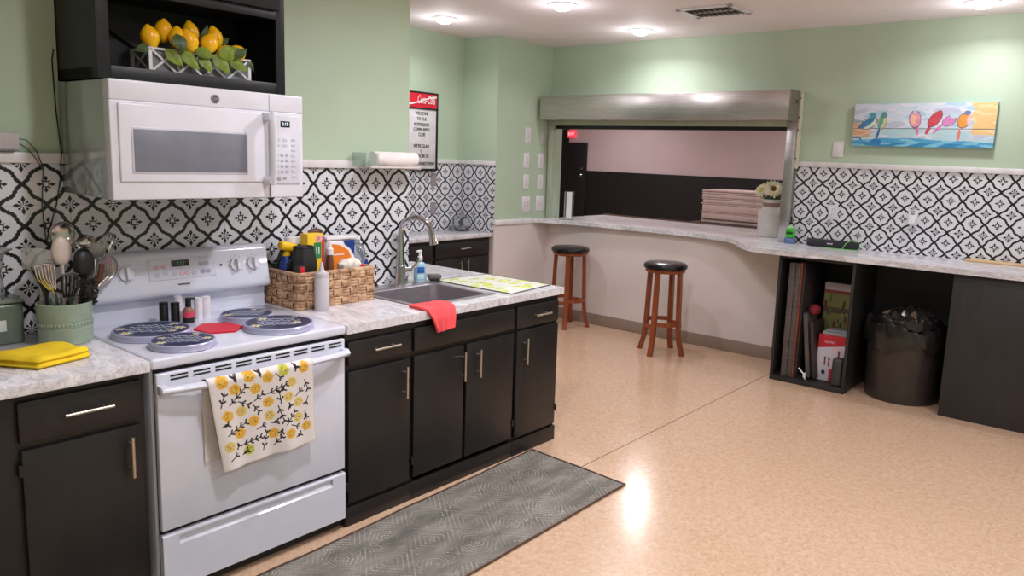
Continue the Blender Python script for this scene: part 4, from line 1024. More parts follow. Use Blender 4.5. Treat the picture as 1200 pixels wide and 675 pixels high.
# yellow towel
YEL = plain('yellow_towel_cloth', (240, 206, 52), 0.95, var=0.05, bmp=0.9, bscale=300, spec=0.1)
t = thing('folded_towel', 'folded bright yellow towel on the counter in front of the crock', 'towel', (-0.32, -0.45, CT))
A_, B_, C_, D_ = Vector((-0.338, -0.572, 0)), Vector((-0.160, -0.520, 0)), Vector((-0.205, -0.345, 0)), Vector((-0.47, -0.355, 0))
A_ = Vector((-0.338, -0.575, 0)); D2 = Vector((-0.50, -0.50, 0))
def layer(i, z0, z1, inset):
    b = MB(); n = 18
    ctr = (A_+B_+C_+D_)/4
    def top(u, v, up):
        p = A_.lerp(B_, u).lerp(D_.lerp(C_, u), v); p = p.lerp(ctr, inset)
        e = min(u, 1-u, v, 1-v); rnd = math.sqrt(max(0, 1-(1-min(1, e/0.07))**2))
        zc = (z0+z1)/2; hz = (z1-z0)/2
        wob = 0.003*math.sin(u*8+i)+0.003*math.sin(v*9+2*i)
        return (p.x, p.y, CT + zc + (hz*rnd+ (wob*rnd if up > 0 else 0))*up)
    b.grid(lambda u, v: top(u, v, 1), n, n); b.grid(lambda u, v: top(u, v, -1), n, n)
    bmesh.ops.remove_doubles(b.bm, verts=b.bm.verts, dist=1e-5)
    return b.build('towel_fold', YEL, t, ang=60)
layer(0, 0.0005, 0.020, 0.0); layer(1, 0.018, 0.038, 0.025)

# ------------------------------------------------------------------ basket and contents
t = thing('woven_basket', 'brown woven rectangular basket of supplies on the counter beside the range', 'basket', (1.0, -0.17, CT))
def strap_mat():
    m, nt, b = newmat('seagrass_strap', 0.75); k, x, y, z = pos(nt, True)
    n = noise(nt, k, 26, 4, 0.6); nt.links.new(ramp(nt, n, [(0.3, (134, 98, 72)), (0.5, (190, 150, 116)), (0.72, (222, 190, 154))]), b.inputs['Base Color'])
    bump(nt, b, noise(nt, k, 220, 3), 0.5, 0.002); return m
STRAP = strap_mat(); bx0, bx1, by0, by1, bz0, bz1 = 0.787, 1.222, -0.305, -0.035, CT, 1.078
MB().box(bx0+0.012, bx1-0.012, by0+0.012, by1-0.012, bz0+0.002, bz0+0.012).box(bx0+0.010, bx0+0.016, by0+0.01, by1-0.01, bz0, bz1-0.01).box(bx1-0.016, bx1-0.010, by0+0.01, by1-0.01, bz0, bz1-0.01).box(bx0+0.01, bx1-0.01, by0+0.010, by0+0.016, bz0, bz1-0.01).box(bx0+0.01, bx1-0.01, by1-0.016, by1-0.010, bz0, bz1-0.01).build('liner', plain('basket_liner_brown', (70, 46, 32), 0.9), t)  # even dark brown floor and inner walls behind the weave
def weave(name, P, nu, nv):
    """pads of three ribs, alternately lying and standing"""
    b = MB()
    for i in range(nu):
        for j in range(nv):
            horiz = (i+j) % 2 == 0
            u0, u1, v0, v1 = i/nu, (i+1)/nu, j/nv, (j+1)/nv; g = 0.03
            for r_ in range(3):
                N1, N2 = 5, 4
                def fn(a, c):
                    if horiz: u = u0+(u1-u0)*(a*(1+2*g)-g); v = v0+(v1-v0)*(r_+c)/3; prof = math.sin(PI*a); cr = math.sin(PI*c)
                    else: u = u0+(u1-u0)*(r_+c)/3; v = v0+(v1-v0)*(a*(1+2*g)-g); prof = math.sin(PI*a); cr = math.sin(PI*c)
                    return P(u, v, 0.001+0.009*prof**0.7+0.0035*cr**0.6)
                b.grid(fn, N1, N2)
    return b.build(name, STRAP, t, ang=80)
weave('front_side', lambda u, v, d: (bx0+(bx1-bx0)*u, by0+0.010-d, bz0+(bz1-bz0)*v), 9, 4)
weave('left_side', lambda u, v, d: (bx0+0.010-d, by0+(by1-by0)*u, bz0+(bz1-bz0)*v), 6, 4)
weave('right_side', lambda u, v, d: (bx1-0.010+d, by0+(by1-by0)*u, bz0+(bz1-bz0)*v), 6, 4)
weave('back_side', lambda u, v, d: (bx0+(bx1-bx0)*u, by1-0.010+d, bz0+(bz1-bz0)*v), 9, 4)
b = MB(); rp = [(x, y) for x, y in rrect(bx0+0.005, bx1-0.005, by0+0.005, by1-0.005, 0.015, 3)]
b.tube([(x, y, bz1) for x, y in rp], 0.010, 10, closed=True); b.build('rim', STRAP, t)

bgd = CT+0.013
GB = 'cleaning and kitchen supplies in the basket'
t = thing('spray_bottle', 'yellow topped spray bottle in the left of the basket', 'bottle', (0.84, -0.13, bgd), GB)
YP = plain('yellow_plastic', (240, 192, 26), 0.35); BLU = plain('blue_plastic', (34, 62, 140), 0.35)
MB().lathe([(0, 0), (0.034, 0), (0.036, 0.01), (0.036, 0.15), (0.026, 0.2), (0.016, 0.225), (0, 0.225)], (0.84, -0.13, bgd), 24).build('body', BLU, t)
MB().rbox((0.845, -0.14, bgd+0.262), (0.10, 0.045, 0.045), Matrix.Rotation(0.25, 3, 'Y'), 0.018, 3).cyl((0.84, -0.13, bgd+0.22), (0.84, -0.13, bgd+0.25), 0.02).build('sprayer', YP, t)
MB().rbox((0.80, -0.14, bgd+0.22), (0.014, 0.02, 0.07), Matrix.Rotation(0.4, 3, 'Y'), 0.004).build('trigger', BLACKP, t)
t = thing('rubber_pouch', 'crumpled black rubbery pouch at the front of the basket', 'pouch', (0.885, -0.215, bgd), GB)
MB().lathe([(0, 0), (0.04, 0), (0.05, 0.03), (0.056, 0.10), (0.064, 0.17), (0.066, 0.19), (0.058, 0.225), (0.050, 0.262), (0.053, 0.268), (0.048, 0.272), (0.040, 0.25), (0.0, 0.245)], (0.878, -0.215, bgd), 9, 1.0, 0.8).build('pouch_body', plain('matte_black_rubber', (26, 26, 27), 0.55), t, ang=20)
MB().tube([(0.82, -0.20, bgd+0.15), (0.80, -0.2, bgd+0.19), (0.83, -0.2, bgd+0.215), (0.85, -0.21, bgd+0.21)], 0.006, 8).build('loop', BLACKP, t)
t = thing('foil_box', 'tall yellow cardboard box with green window and red letter label in the basket', 'box', (0.965, -0.165, bgd), GB)
BXY = plain('yellow_card', (240, 196, 40), 0.5)
MB().box(0.92, 1.01, -0.185, -0.125, bgd, 1.248, 0.002).build('carton', BXY, t)
MB().box(0.955, 0.995, -0.1865, -0.1845, 1.13, 1.205).build('green_patch', plain('green_print', (40, 130, 80), 0.5), t)
MB().cyl((0.982, -0.1845, 1.225), (0.982, -0.1872, 1.225), 0.019).build('round_emblem', plain('emblem_pink', (232, 178, 180), 0.5), t)
text('letter', 'K', 0.026, plain('red_print', (206, 42, 44), 0.5), t, (0.982, -0.1878, 1.225), (1, 0, 0), (0, 0, 1), ext=0.0004)
text('numeral', 'II', 0.05, plain('white_print', (235, 235, 235), 0.5), t, (0.975, -0.1870, 1.165), (1, 0, 0), (0, 0, 1), ext=0.0004)
MB().box(0.998, 1.0105, -0.1868, -0.126, bgd+0.02, 1.235).build('red_edge', plain('red_print', (206, 42, 44), 0.5), t)
tag(MB().tube([(0.99, -0.105, bgd), (0.995, -0.105, 1.16), (1.0, -0.105, 1.235)], 0.009, 10).ball((1.02, -0.105, 1.248), (0.042, 0.02, 0.018), 14).build('wooden_brush', BROWNU), 'brown wooden brush head showing above the yellow box', 'brush', GB)
t = thing('squeeze_sauce', 'small white capped brown spice bottle right of the yellow box', 'bottle', (1.045, -0.185, bgd), GB)
MB().lathe([(0, 0), (0.018, 0), (0.018, 0.19), (0.013, 0.215), (0.0, 0.215)], (1.045, -0.185, bgd), 20).build('bottle', plain('brown_spice', (110, 72, 50), 0.3), t)
MB().lathe([(0, 0.215), (0.017, 0.215), (0.017, 0.245), (0.009, 0.25), (0.008, 0.275), (0.0, 0.277)], (1.045, -0.185, bgd), 20).build('cap', plain('white_plastic', (232, 232, 236), 0.35), t)
t = thing('wipes_tub', 'white plastic tub with orange swoosh and blue corner at the back of the basket', 'tub', (1.145, -0.10, bgd), GB)
WP = plain('white_plastic', (232, 232, 236), 0.35)
MB().box(1.065, 1.235, -0.135, -0.055, bgd, 1.205, 0.014, 3).build('tub', WP, t)
MB().box(1.06, 1.24, -0.14, -0.052, 1.205, 1.222, 0.005, 2).build('lid', WP, t)
MB().prism([(1.078, 1.02), (1.222, 1.02), (1.215, 1.10), (1.19, 1.15), (1.14, 1.178), (1.078, 1.188)], -0.1362, -0.134, 'y').build('orange_print', plain('orange_print', (240, 132, 40), 0.5), t)
MB().prism([(1.16, 1.20), (1.228, 1.20), (1.228, 1.12), (1.205, 1.155), (1.17, 1.18)], -0.1368, -0.134, 'y').build('blue_print', BLU, t)
MB().box(1.10, 1.165, -0.1372, -0.1350, 1.128, 1.134).build('white_line', WP, t)
t = thing('paper_bundle', 'crumpled white and brown paper packet at the front right of the basket', 'packet', (1.15, -0.205, bgd), GB)
b = MB().ball((1.14, -0.21, 1.085), (0.065, 0.04, 0.035), 14)
for v in b.bm.verts: v.co += Vector((math.sin(v.co.x*160), math.sin(v.co.y*140), math.sin(v.co.x*90+v.co.z*200)))*0.005
b.box(1.08, 1.2, -0.24, -0.17, bgd, 1.07, 0.01); b.build('crumpled_paper', plain('paper_off_white', (222, 214, 204), 0.8, var=0.15, scale=30), t)
MB().box(1.185, 1.205, -0.245, -0.235, 1.055, 1.09, 0.003).build('red_tab', RED, t)
t = thing('clear_jug', 'clear plastic spray jug leaning at the right end of the basket', 'bottle', (1.262, -0.10, CT), GB)
MB().lathe([(0, 0), (0.035, 0), (0.036, 0.15), (0.043, 0.19), (0.042, 0.22), (0.03, 0.25), (0.014, 0.26), (0.014, 0.28), (0, 0.28)], (1.285, -0.085, CT), 24).build('body', plain('clear_blue_plastic', (206, 216, 226), 0.06, trans=0.8, var=0), t)
MB().lathe([(0, 0.28), (0.016, 0.28), (0.016, 0.30), (0, 0.30)], (1.285, -0.085, CT), 18).build('cap', WP, t)
t = thing('cleaner_bottle', 'orange and blue bottle standing behind the right end of the basket', 'bottle', (1.36, -0.05, CT))
MB().lathe([(0, 0), (0.026, 0), (0.028, 0.06), (0.02, 0.10), (0.02, 0.12), (0, 0.12)], (1.36, -0.055, CT), 20).build('body', plain('orange_liquid', (226, 140, 56), 0.3), t)
MB().lathe([(0.0, 0.12), (0.018, 0.12), (0.014, 0.165), (0, 0.165)], (1.36, -0.055, CT), 20).build('top', BLU, t)
t = thing('spice_tin', 'small yellow-green lidded tin at the back left of the basket', 'tin', (0.828, -0.065, bgd), GB)
MB().lathe([(0, 0), (0.026, 0), (0.026, 0.155), (0.0, 0.155)], (0.828, -0.068, bgd), 20).build('tin', plain('olive_tin', (120, 118, 40), 0.3), t)
MB().lathe([(0.0, 0.155), (0.027, 0.155), (0.027, 0.18), (0, 0.181)], (0.828, -0.068, bgd), 20).build('lid', plain('tin_lid', (30, 60, 44), 0.4), t)
t = thing('red_packet', 'small red and dark packet at the left corner of the basket', 'packet', (0.825, -0.25, bgd), GB)
MB().box(0.806, 0.842, -0.285, -0.245, bgd, 1.115, 0.004).build('packet', plain('dark_packet', (46, 40, 38), 0.5), t)
MB().box(0.812, 0.836, -0.2875, -0.284, 1.085, 1.112, 0.001).build('red_label', RED, t)
t = thing('white_container', 'white lidded container at the back left of the basket', 'container', (0.91, -0.07, bgd), GB)
MB().lathe([(0, 0), (0.045, 0), (0.045, 0.27), (0, 0.27)], (0.91, -0.088, bgd), 24, 1, 0.7).build('body', plain('blue_container', (52, 66, 120), 0.4), t)
MB().lathe([(0, 0.27), (0.047, 0.27), (0.047, 0.3), (0, 0.302)], (0.91, -0.088, bgd), 24, 1, 0.7).build('lid', WP, t)
# squeeze bottle
t = thing('squeeze_bottle', 'translucent white squeeze bottle standing in front of the basket', 'bottle', (0.878, -0.355, CT))
HAZ = plain('translucent_white', (226, 222, 228), 0.4, trans=0.3, var=0.01)
MB().lathe([(0, 0), (0.030, 0), (0.033, 0.006), (0.033, 0.148), (0.029, 0.155), (0, 0.155)], (0.878, -0.355, CT), 28).build('bottle', HAZ, t)
MB().lathe([(0, 0.155), (0.031, 0.155), (0.031, 0.175), (0.018, 0.18), (0.011, 0.19), (0.004, 0.225), (0.0, 0.226)], (0.878, -0.355, CT), 28).build('nozzle_cap', HAZ, t)

# ------------------------------------------------------------------ alcove
t = thing('base_cabinet', 'black base cabinet in the alcove below the menu board', 'cabinet', (3.6, 1.87, 0))
AY = 1.672
MB().box(2.55, XC-0.01, AY+0.02, YA-0.01, 0.0, 0.876).build('carcass', CAB, t)
for (x0, x1) in ((3.50, 4.205), (2.75, 3.46)):
    dr = slab('drawer', x0, x1, 0.715, 0.845, t, AY); pull(dr, (x0+0.29, AY, 0.785), (x0+0.42, AY, 0.79))
    m_ = (x0+x1)/2
    do = slab('door', x0, m_-0.005, 0.105, 0.695, t, AY); pull(do, (m_-0.045, AY, 0.675), (m_-0.045, AY, 0.54))
    do = slab('door', m_+0.005, x1, 0.105, 0.695, t, AY); pull(do, (m_+0.045, AY, 0.675), (m_+0.045, AY, 0.54))
tag(MB().box(2.5, XC-0.008, 1.645, YA-0.008, 0.876, CT, 0.004).build('countertop', MARBLE), 'marble-look countertop in the alcove under the menu board', 'countertop')
t = thing('menu_board', 'white letter board with red cola header hanging in the alcove', 'sign', (3.63, YA-0.02, 1.49))
bx = (3.42, 3.858); 
MB().box(bx[0], bx[1], YA-0.03, YA-0.0225, 1.49, 2.19, 0.003).build('backing', plain('letterboard_white', (222, 220, 224), 0.5), t)
b = MB()
b.box(bx[0], bx[1], YA-0.04, YA-0.022, 1.485, 1.505, 0.003).box(bx[0], bx[1], YA-0.04, YA-0.022, 2.185, 2.20, 0.003).box(bx[0], bx[0]+0.018, YA-0.04, YA-0.022, 1.485, 2.2, 0.003).box(bx[1]-0.018, bx[1], YA-0.04, YA-0.022, 1.485, 2.2, 0.003).box(bx[0], bx[1], YA-0.04, YA-0.022, 2.045, 2.058)
b.build('frame', BLACKP, t)
hd = MB().box(bx[0]+0.018, bx[1]-0.018, YA-0.036, YA-0.028, 2.058, 2.185).build('red_header', plain('cola_red', (214, 28, 52), 0.35), t)
text('header_script', 'Coca-Cola', 0.105, plain('white_print', (235, 235, 235), 0.5), hd, (3.705, YA-0.0375, 2.128), (1, 0, 0), (0, 0, 1), shear=0.35, ext=0.0015, sx=0.48)
b = MB(); 
wv = []
for k in range(20): u = k/19; q_ = u*u*(3-2*u); wv.append((bx[0]+0.02+u*0.398, 2.070+0.082*q_))
poly = wv + [(x, z+0.008+0.014*abs((x-bx[0])/0.44-0.55)*2) for x, z in reversed(wv)]
b.prism(poly, YA-0.0364, YA-0.0355, 'y'); b.build('white_wave', plain('white_print', (235, 235, 235), 0.5), hd)
BKT = plain('black_letters', (28, 26, 30), 0.6)
for (s_, z) in (('WELCOME', 2.005), ('TO THE', 1.955), ('FLOYDS KNOBS', 1.905), ('COMMUNITY', 1.86), ('CLUB', 1.815), ("WE'RE GLAD", 1.71), ('U', 1.665), ('CHOOSE US', 1.62), ('YOUR NEXT EVENT', 1.55)):
    text('letters', s_, 0.042, BKT, t, (3.66 if s_[:4] != 'YOUR' else 3.71, YA-0.0325, z), (1, 0, 0), (0, 0, 1), ext=0.001, sx=0.8 if len(s_) < 12 else 0.62)
OUTL = plain('grey_outlet_plate', (150, 144, 146), 0.4); OUTW = plain('white_outlet_plate', (226, 224, 228), 0.4)
def outlet_y(y, x, z, label, face=OUTW, kind='duplex', grp='outlets on the back wall backsplash'):
    t = thing('wall_outlet' if kind == 'duplex' else 'light_switch', label, 'outlet' if kind == 'duplex' else 'light switch', (x, y, z), grp)
    return t
def plate_x(xw, y, z, label, name='wall_outlet', cat='outlet', grp=None, w=0.072, h=0.115, m=OUTW):
    t = thing(name, label, cat, (xw, y, z-h/2), grp)
    MB().box(xw-0.007, xw, y-w/2, y+w/2, z-h/2, z+h/2, 0.0025).build('plate', m, t)
    if cat == 'outlet':
        for dz in (-0.022, 0.022):
            s_ = MB().cyl((xw-0.009, y, z+dz), (xw-0.006, y, z+dz), 0.017, seg=20).build('socket', m, t)
            MB().box(xw-0.0096, xw-0.0085, y-0.008, y-0.006, z+dz-0.003, z+dz+0.008).box(xw-0.0096, xw-0.0085, y+0.006, y+0.008, z+dz-0.003, z+dz+0.008).build('slots', BLACKM, s_)
    else:
        MB().box(xw-0.009, xw-0.006, y-0.016, y+0.016, z-0.033, z+0.033, 0.002).build('rocker', m, t)
    return t
def plate_y(x, yw, z, label, name='light_switch', cat='light switch', grp=None, w=0.072, h=0.118, m=OUTW, gang=1):
    t = thing(name, label, cat, (x, yw, z-h/2), grp)
    MB().box(x-w/2, x+w/2, yw-0.007, yw, z-h/2, z+h/2, 0.0025).build('plate', m, t)
    if cat == 'outlet':
        for dz in (-0.022, 0.022): MB().cyl((x, yw-0.009, z+dz), (x, yw-0.006, z+dz), 0.017, seg=20).build('socket', m, t)
    else:
        for g in range(gang):
            xx = x + (g-(gang-1)/2)*0.046
            MB().box(xx-0.015, xx+0.015, yw-0.010, yw-0.006, z-0.032, z+0.032, 0.002).build('rocker', plain('rocker_white', (214, 206, 212), 0.4), t)
    return t
SG = 'switch plates on the green wall by the hatch'
plate_y(3.84, YA-0.006, 1.40, 'grey outlet plate just below the menu board', 'wall_outlet', 'outlet', 'grey outlets in the alcove', m=OUTL)
plate_y(3.84, YA-0.006, 1.13, 'lower grey outlet plate in the alcove backsplash', 'wall_outlet', 'outlet', 'grey outlets in the alcove', m=OUTL)
plate_y(4.690, YC, 1.862, 'topmost light switch, alone at the head of the left column', grp=SG, h=0.15, w=0.08)
plate_y(4.915, YC, 1.85, 'light switch half in the shadow of the steel housing, top of the right column', grp=SG, h=0.15, w=0.07, m=GREEN)
plate_y(4.677, YC, 1.614, 'left light switch of the second row on the green wall', grp=SG, h=0.15, w=0.08)
plate_y(4.903, YC, 1.612, 'right light switch of the second row on the green wall', grp=SG, h=0.15, w=0.08)
plate_y(4.682, YC, 1.400, 'left light switch of the third row on the green wall', grp=SG, h=0.15, w=0.08)
plate_y(4.908, YC, 1.400, 'right light switch of the third row on the green wall', grp=SG, h=0.15, w=0.08)
plate_y(4.693, YC, 1.180, 'left wide switch plate of the bottom row above the wainscot', grp=SG, h=0.15, w=0.12, gang=2)
plate_y(4.912, YC, 1.182, 'right wide switch plate of the bottom row above the counter end', grp=SG, h=0.15, w=0.12, gang=2)
t = thing('glass_dish', 'clear glass domed dish in the corner of the alcove counter', 'dish', (4.09, 1.95, CT))
MB().lathe([(0, 0), (0.05, 0), (0.05, 0.006), (0.012, 0.012), (0.012, 0.03), (0.10, 0.04), (0.105, 0.046), (0.0, 0.046)], (4.09, 1.955, CT), 32).build('stand', CLEAR, t)
MB().lathe([(0.095, 0.047), (0.097, 0.09), (0.08, 0.13), (0.045, 0.155), (0.015, 0.165), (0.014, 0.185), (0.0, 0.19)], (4.09, 1.955, CT), 32).build('dome', CLEAR, t)

# ------------------------------------------------------------------ roller shutter
t = thing('roller_shutter', 'stainless steel roller shutter housing and side tracks around the serving hatch', 'roller shutter', (XB, 0.35, 1.04))
HSG = steel_mat('housing_steel', (214, 208, 206), 0.3, (1, 1, 30))
MB().box(4.802, XB-0.002, -0.945, 1.588, 2.022, 2.250, 0.003).build('housing', HSG, t)
ec = MB().box(4.80, XB-0.002, -0.957, -0.945, 2.010, 2.258, 0.002).build('end_plate', plain('galvanised_grey', (150, 144, 134), 0.4, 0.7), t)
MB().cyl((4.93, -0.960, 2.17), (4.93, -0.957, 2.17), 0.016).build('bolt', BLACKP, ec)
MB().box(4.99, XB-0.002, -0.975, -0.957, 1.64, 2.262, 0.003).build('side_channel', plain('cream_painted_metal', (206, 204, 184), 0.5), t)
for z in (2.2, 2.05, 1.95, 1.72): MB().cyl((4.986, -0.966, z), (4.991, -0.966, z), 0.006, seg=10).build('screw', BLACKP, t)
MB().box(4.985, XB-0.002, -0.955, -0.872, HB+0.001, 2.012, 0.004).build('right_track', STEEL, t)
MB().box(5.0, XB-0.002, 1.565, 1.625, HB+0.001, 2.022, 0.004).build('left_track', plain('green_painted_metal', (176, 186, 164), 0.35), t)
MB().box(XB, T, -0.865, -0.861, HB+0.001, 2.03).build('inner_jamb', STEEL, t)
MB().box(4.99, XB, -0.87, 1.56, 1.978, 2.022, 0.002).build('lower_lip', plain('green_painted_metal', (176, 186, 164), 0.35), t)
MB().box(XB+0.04, XB+0.08, -0.86, 1.60, 1.945, 2.03, 0.004).build('shutter_bottom_bar', BLACKP, t)

# ------------------------------------------------------------------ serving counter
edge = [(4.752, YC-0.0075), (4.80, 1.612), (4.86, 1.555), (4.92, 1.42), (4.965, 1.2), (4.985, 0.95), (4.992, 0.4), (4.995, 0.0), (4.975, -0.25), (4.93, -0.42), (4.82, -0.56), (4.66, -0.67), (4.52, -0.77), (4.42, -0.86), (4.368, -0.95), (4.352, -1.05), (4.36, -1.2), (4.41, -1.45), (4.425, -1.8), (4.43, -3.9)]
poly = edge + [(XB-0.008, -3.9), (XB-0.008, OY0+0.006), (6.03, OY0+0.006), (6.03, OY1-0.006), (XB-0.008, OY1-0.006), (XB-0.008, YC-0.0075)]
b = MB().prism(poly, HB-0.038, HB); 
t = thing('serving_counter', 'long marble-look counter running through the hatch and along the back wall', 'countertop', (5.0, -1.0, HB-0.038))
b.build('worktop', MARBLE, t)
MB().box(6.03, 6.045, OY0, OY1, HB-0.045, HB+0.012, 0.002).build('rear_edge_strip', wood_mat('brown_edge_wood', (88, 52, 40), (120, 74, 56)), t)
MB().box(5.93, 5.99, -0.5, 1.4, 0.0, HB-0.039).build('rear_support', BLACKW, t)

# stools
def make_stool():
    t = thing('bar_stool', 'round bar stool', 'stool', (0, 0, 0), 'wooden bar stools at the serving counter')
    WD = wood_mat('cherry_stained_wood', (118, 56, 30), (160, 84, 48), 0.3)
    MB().lathe([(0, 0.715), (0.165, 0.715), (0.172, 0.722), (0.172, 0.742), (0.0, 0.742)], (0, 0, 0), 48).build('seat_ring', WD, t)
    MB().lathe([(0, 0.742), (0.170, 0.742), (0.186, 0.752), (0.190, 0.768), (0.184, 0.784), (0.165, 0.795), (0.10, 0.802), (0, 0.804)], (0, 0, 0), 56).build('seat_cushion', plain('black_vinyl', (24, 23, 25), 0.25, bmp=0.15), t)
    for k in range(4):
        a = k*PI/2; c, s_ = math.cos(a), math.sin(a)
        pr = [(0.140, 0.715), (0.146, 0.55), (0.152, 0.35), (0.158, 0.22), (0.170, 0.12), (0.192, 0.04), (0.204, 0.0)]
        b = MB(); L = []
        for i, (r_, z) in enumerate(pr):
            w_, d_ = 0.020, 0.017
            L.append([(c*(r_+p*d_)-s_*q*w_, s_*(r_+p*d_)+c*q*w_, z) for p, q in ((1, 1), (-1, 1), (-1, -1), (1, -1))])
        R = [[b.bm.verts.new(p) for p in l] for l in L]
        for A, B in zip(R[:-1], R[1:]):
            for q in range(4): b.bm.faces.new((A[q], A[(q+1) % 4], B[(q+1) % 4], B[q]))
        b.bm.faces.new(R[0]); b.bm.faces.new(R[-1]); b.build('leg', WD, t)
        # curved stretcher between this leg and the next
        b = MB(); n = 8; ring = []
        for q in range(n+1):
            f = a + (q/n)*PI/2; rr = 0.156 + 0.006*math.sin(PI*q/n)
            zc = 0.275 if k % 2 == 0 else 0.25
            ring.append([(rr*math.cos(f)*g, rr*math.sin(f)*g, zc+dz) for g, dz in ((1.06, 0.017), (0.94, 0.017), (0.94, -0.017), (1.06, -0.017))])
        R = [[b.bm.verts.new(p) for p in l] for l in ring]
        for A, B in zip(R[:-1], R[1:]):
            for q in range(4): b.bm.faces.new((A[q], A[(q+1) % 4], B[(q+1) % 4], B[q]))
        b.bm.faces.new(R[0]); b.bm.faces.new(R[-1]); b.build('stretcher', WD, t)
    return t
st = make_stool(); st.location = (4.565, -0.068, 0); st.rotation_euler.z = 0.06; st['label'] = 'wooden bar stool with black round seat, fully visible below the hatch counter'
s2 = copy_tree(st); s2.location = (4.795, 1.13, 0); s2.rotation_euler.z = 0.5; s2['label'] = 'cherry wood bar stool partly hidden behind the peninsula end'

# ------------------------------------------------------------------ things on the serving counter
t = thing('menu_holder', 'clear acrylic menu holder with white card near the left end of the hatch', 'menu holder', (5.06, 1.37, HB))
rm2 = Matrix.Rotation(-0.85, 3, 'Z')
MB().rbox((5.06, 1.37, HB+0.003), (0.10, 0.07, 0.005), rm2, 0.001).rbox((5.06, 1.37, HB+0.148), (0.10, 0.003, 0.285), rm2).build('acrylic_stand', CLEAR, t)
MB().rbox(Vector((5.06, 1.37, HB+0.145))+rm2 @ Vector((0.0, -0.004, 0)), (0.055, 0.002, 0.275), rm2).build('white_card', plain('white_card', (226, 224, 230), 0.6), t)
MB().rbox(Vector((5.06, 1.37, HB+0.145))+rm2 @ Vector((-0.045, -0.006, 0)), (0.008, 0.010, 0.28), rm2).build('card_edge', plain('card_grey', (150, 150, 156), 0.6), t)

t = thing('milk_jug_vase', 'white metal milk-can vase at the right end of the hatch counter', 'vase', (5.36, -0.65, HB))
JM = plain('enamel_white_jug', (216, 212, 208), 0.35, var=0.03); jc = (5.36, -0.645, HB)
MB().lathe([(0, 0.002), (0.100, 0.0), (0.106, 0.006), (0.107, 0.205), (0.100, 0.225), (0.070, 0.262), (0.066, 0.285), (0.068, 0.315), (0.078, 0.328), (0.076, 0.332), (0.066, 0.325), (0.060, 0.28), (0.0, 0.27)], jc, 48).build('body', JM, t)
MB().lathe([(0.0685, 0.262), (0.071, 0.268), (0.0695, 0.3), (0.067, 0.302)], jc, 40).build('jute_band', plain('jute_brown', (150, 122, 104), 0.9), t)
MB().lathe([(0.1075, 0.195), (0.110, 0.2), (0.1075, 0.205)], jc, 48).build('shoulder_bead', JM, t)
for s_ in (-1, 1):
    dx, dy = 0.62*s_, -0.78*s_
    c0 = Vector(jc); q = [c0+Vector((dx*0.088, dy*0.088, 0.235)), c0+Vector((dx*0.125, dy*0.125, 0.26)), c0+Vector((dx*0.128, dy*0.128, 0.285)), c0+Vector((dx*0.10, dy*0.10, 0.285)), c0+Vector((dx*0.074, dy*0.074, 0.265))]
    MB().tube(q, 0.005, 8).build('handle', JM, t)
PET = plain('cream_petal', (236, 228, 196), 0.7, var=0.05); CEN = plain('sunflower_centre', (112, 82, 48), 0.9, var=0.3, scale=80, bmp=0.8); LFG = plain('foliage_green', (58, 82, 48), 0.6, var=0.2, scale=50)
def sunflower(c, nrm, r, label, fg=0):
    c = Vector(c); t = thing('sunflower', label, 'flower', c, 'cream sunflowers in the milk-can vase'); n = Vector(nrm).normalized()
    q = Vector((0, 0, 1)).rotation_difference(n).to_matrix(); rs = random.Random(int(r*1000))
    b = MB()
    for lay in range(3):
        m = 15
        for k in range(m):
            a = 2*PI*(k+lay*0.33)/m; L = r*(1-0.14*lay)*rs.uniform(0.9, 1.05); wd = r*0.17
            def fn(u, v, a=a, L=L, lay=lay):
                rr = r*0.24+(L-r*0.24)*v; s_ = (u-0.5)*2*wd*math.sin(PI*min(1, 0.12+v*0.88))
                return c + q @ Vector((math.cos(a)*rr-math.sin(a)*s_, math.sin(a)*rr+math.cos(a)*s_, 0.004*lay+0.02*math.sin(PI*v*0.8)*(0.4+0.3*lay)-0.3*abs(s_)*0.2))
            b.grid(fn, 2, 5)
    b.build('petals', PET, t, ang=60)
    MB().ball(c+n*0.008, (r*0.3, r*0.3, 0.012), 16, q).build('centre', CEN if not fg else plain('pale_yellow_centre', (206, 190, 90), 0.9), t)
    MB().tube([c-n*0.005, c-n*0.02+Vector((0, 0, -0.04)), Vector((jc[0], jc[1], HB+0.29))], 0.004, 6).build('stem', LFG, t)
sunflower((5.30, -0.675, 1.455), (-0.8, -0.45, 0.35), 0.088, 'larger cream sunflower with brown centre at the right of the vase')
sunflower((5.30, -0.575, 1.435), (-0.75, 0.25, 0.5), 0.078, 'smaller pale sunflower facing left in the vase', 1)
sunflower((5.38, -0.63, 1.475), (-0.3, 0.1, 0.95), 0.07, 'cream sunflower facing up at the back of the vase', 1)
t = thing('foliage', 'dark green leaves tucked under the sunflowers in the vase', 'leaves', (jc[0], jc[1], HB+0.30))
rs = random.Random(4)
for k in range(20):
    a = rs.uniform(0, 2*PI); r0 = 0.035; r1 = rs.uniform(0.07, 0.11); z1 = rs.uniform(0.34, 0.42)
    leaf(t, (jc[0]+r0*math.cos(a), jc[1]+r0*math.sin(a), HB+0.30), (jc[0]+r1*math.cos(a), jc[1]+r1*math.sin(a), HB+z1), 0.035, LFG, 0.01, (math.cos(a), math.sin(a), 1))
leaf(t, (5.36, -0.70, 1.47), (5.34, -0.75, 1.53), 0.02, LFG); leaf(t, (5.36, -0.62, 1.48), (5.36, -0.57, 1.54), 0.02, LFG)

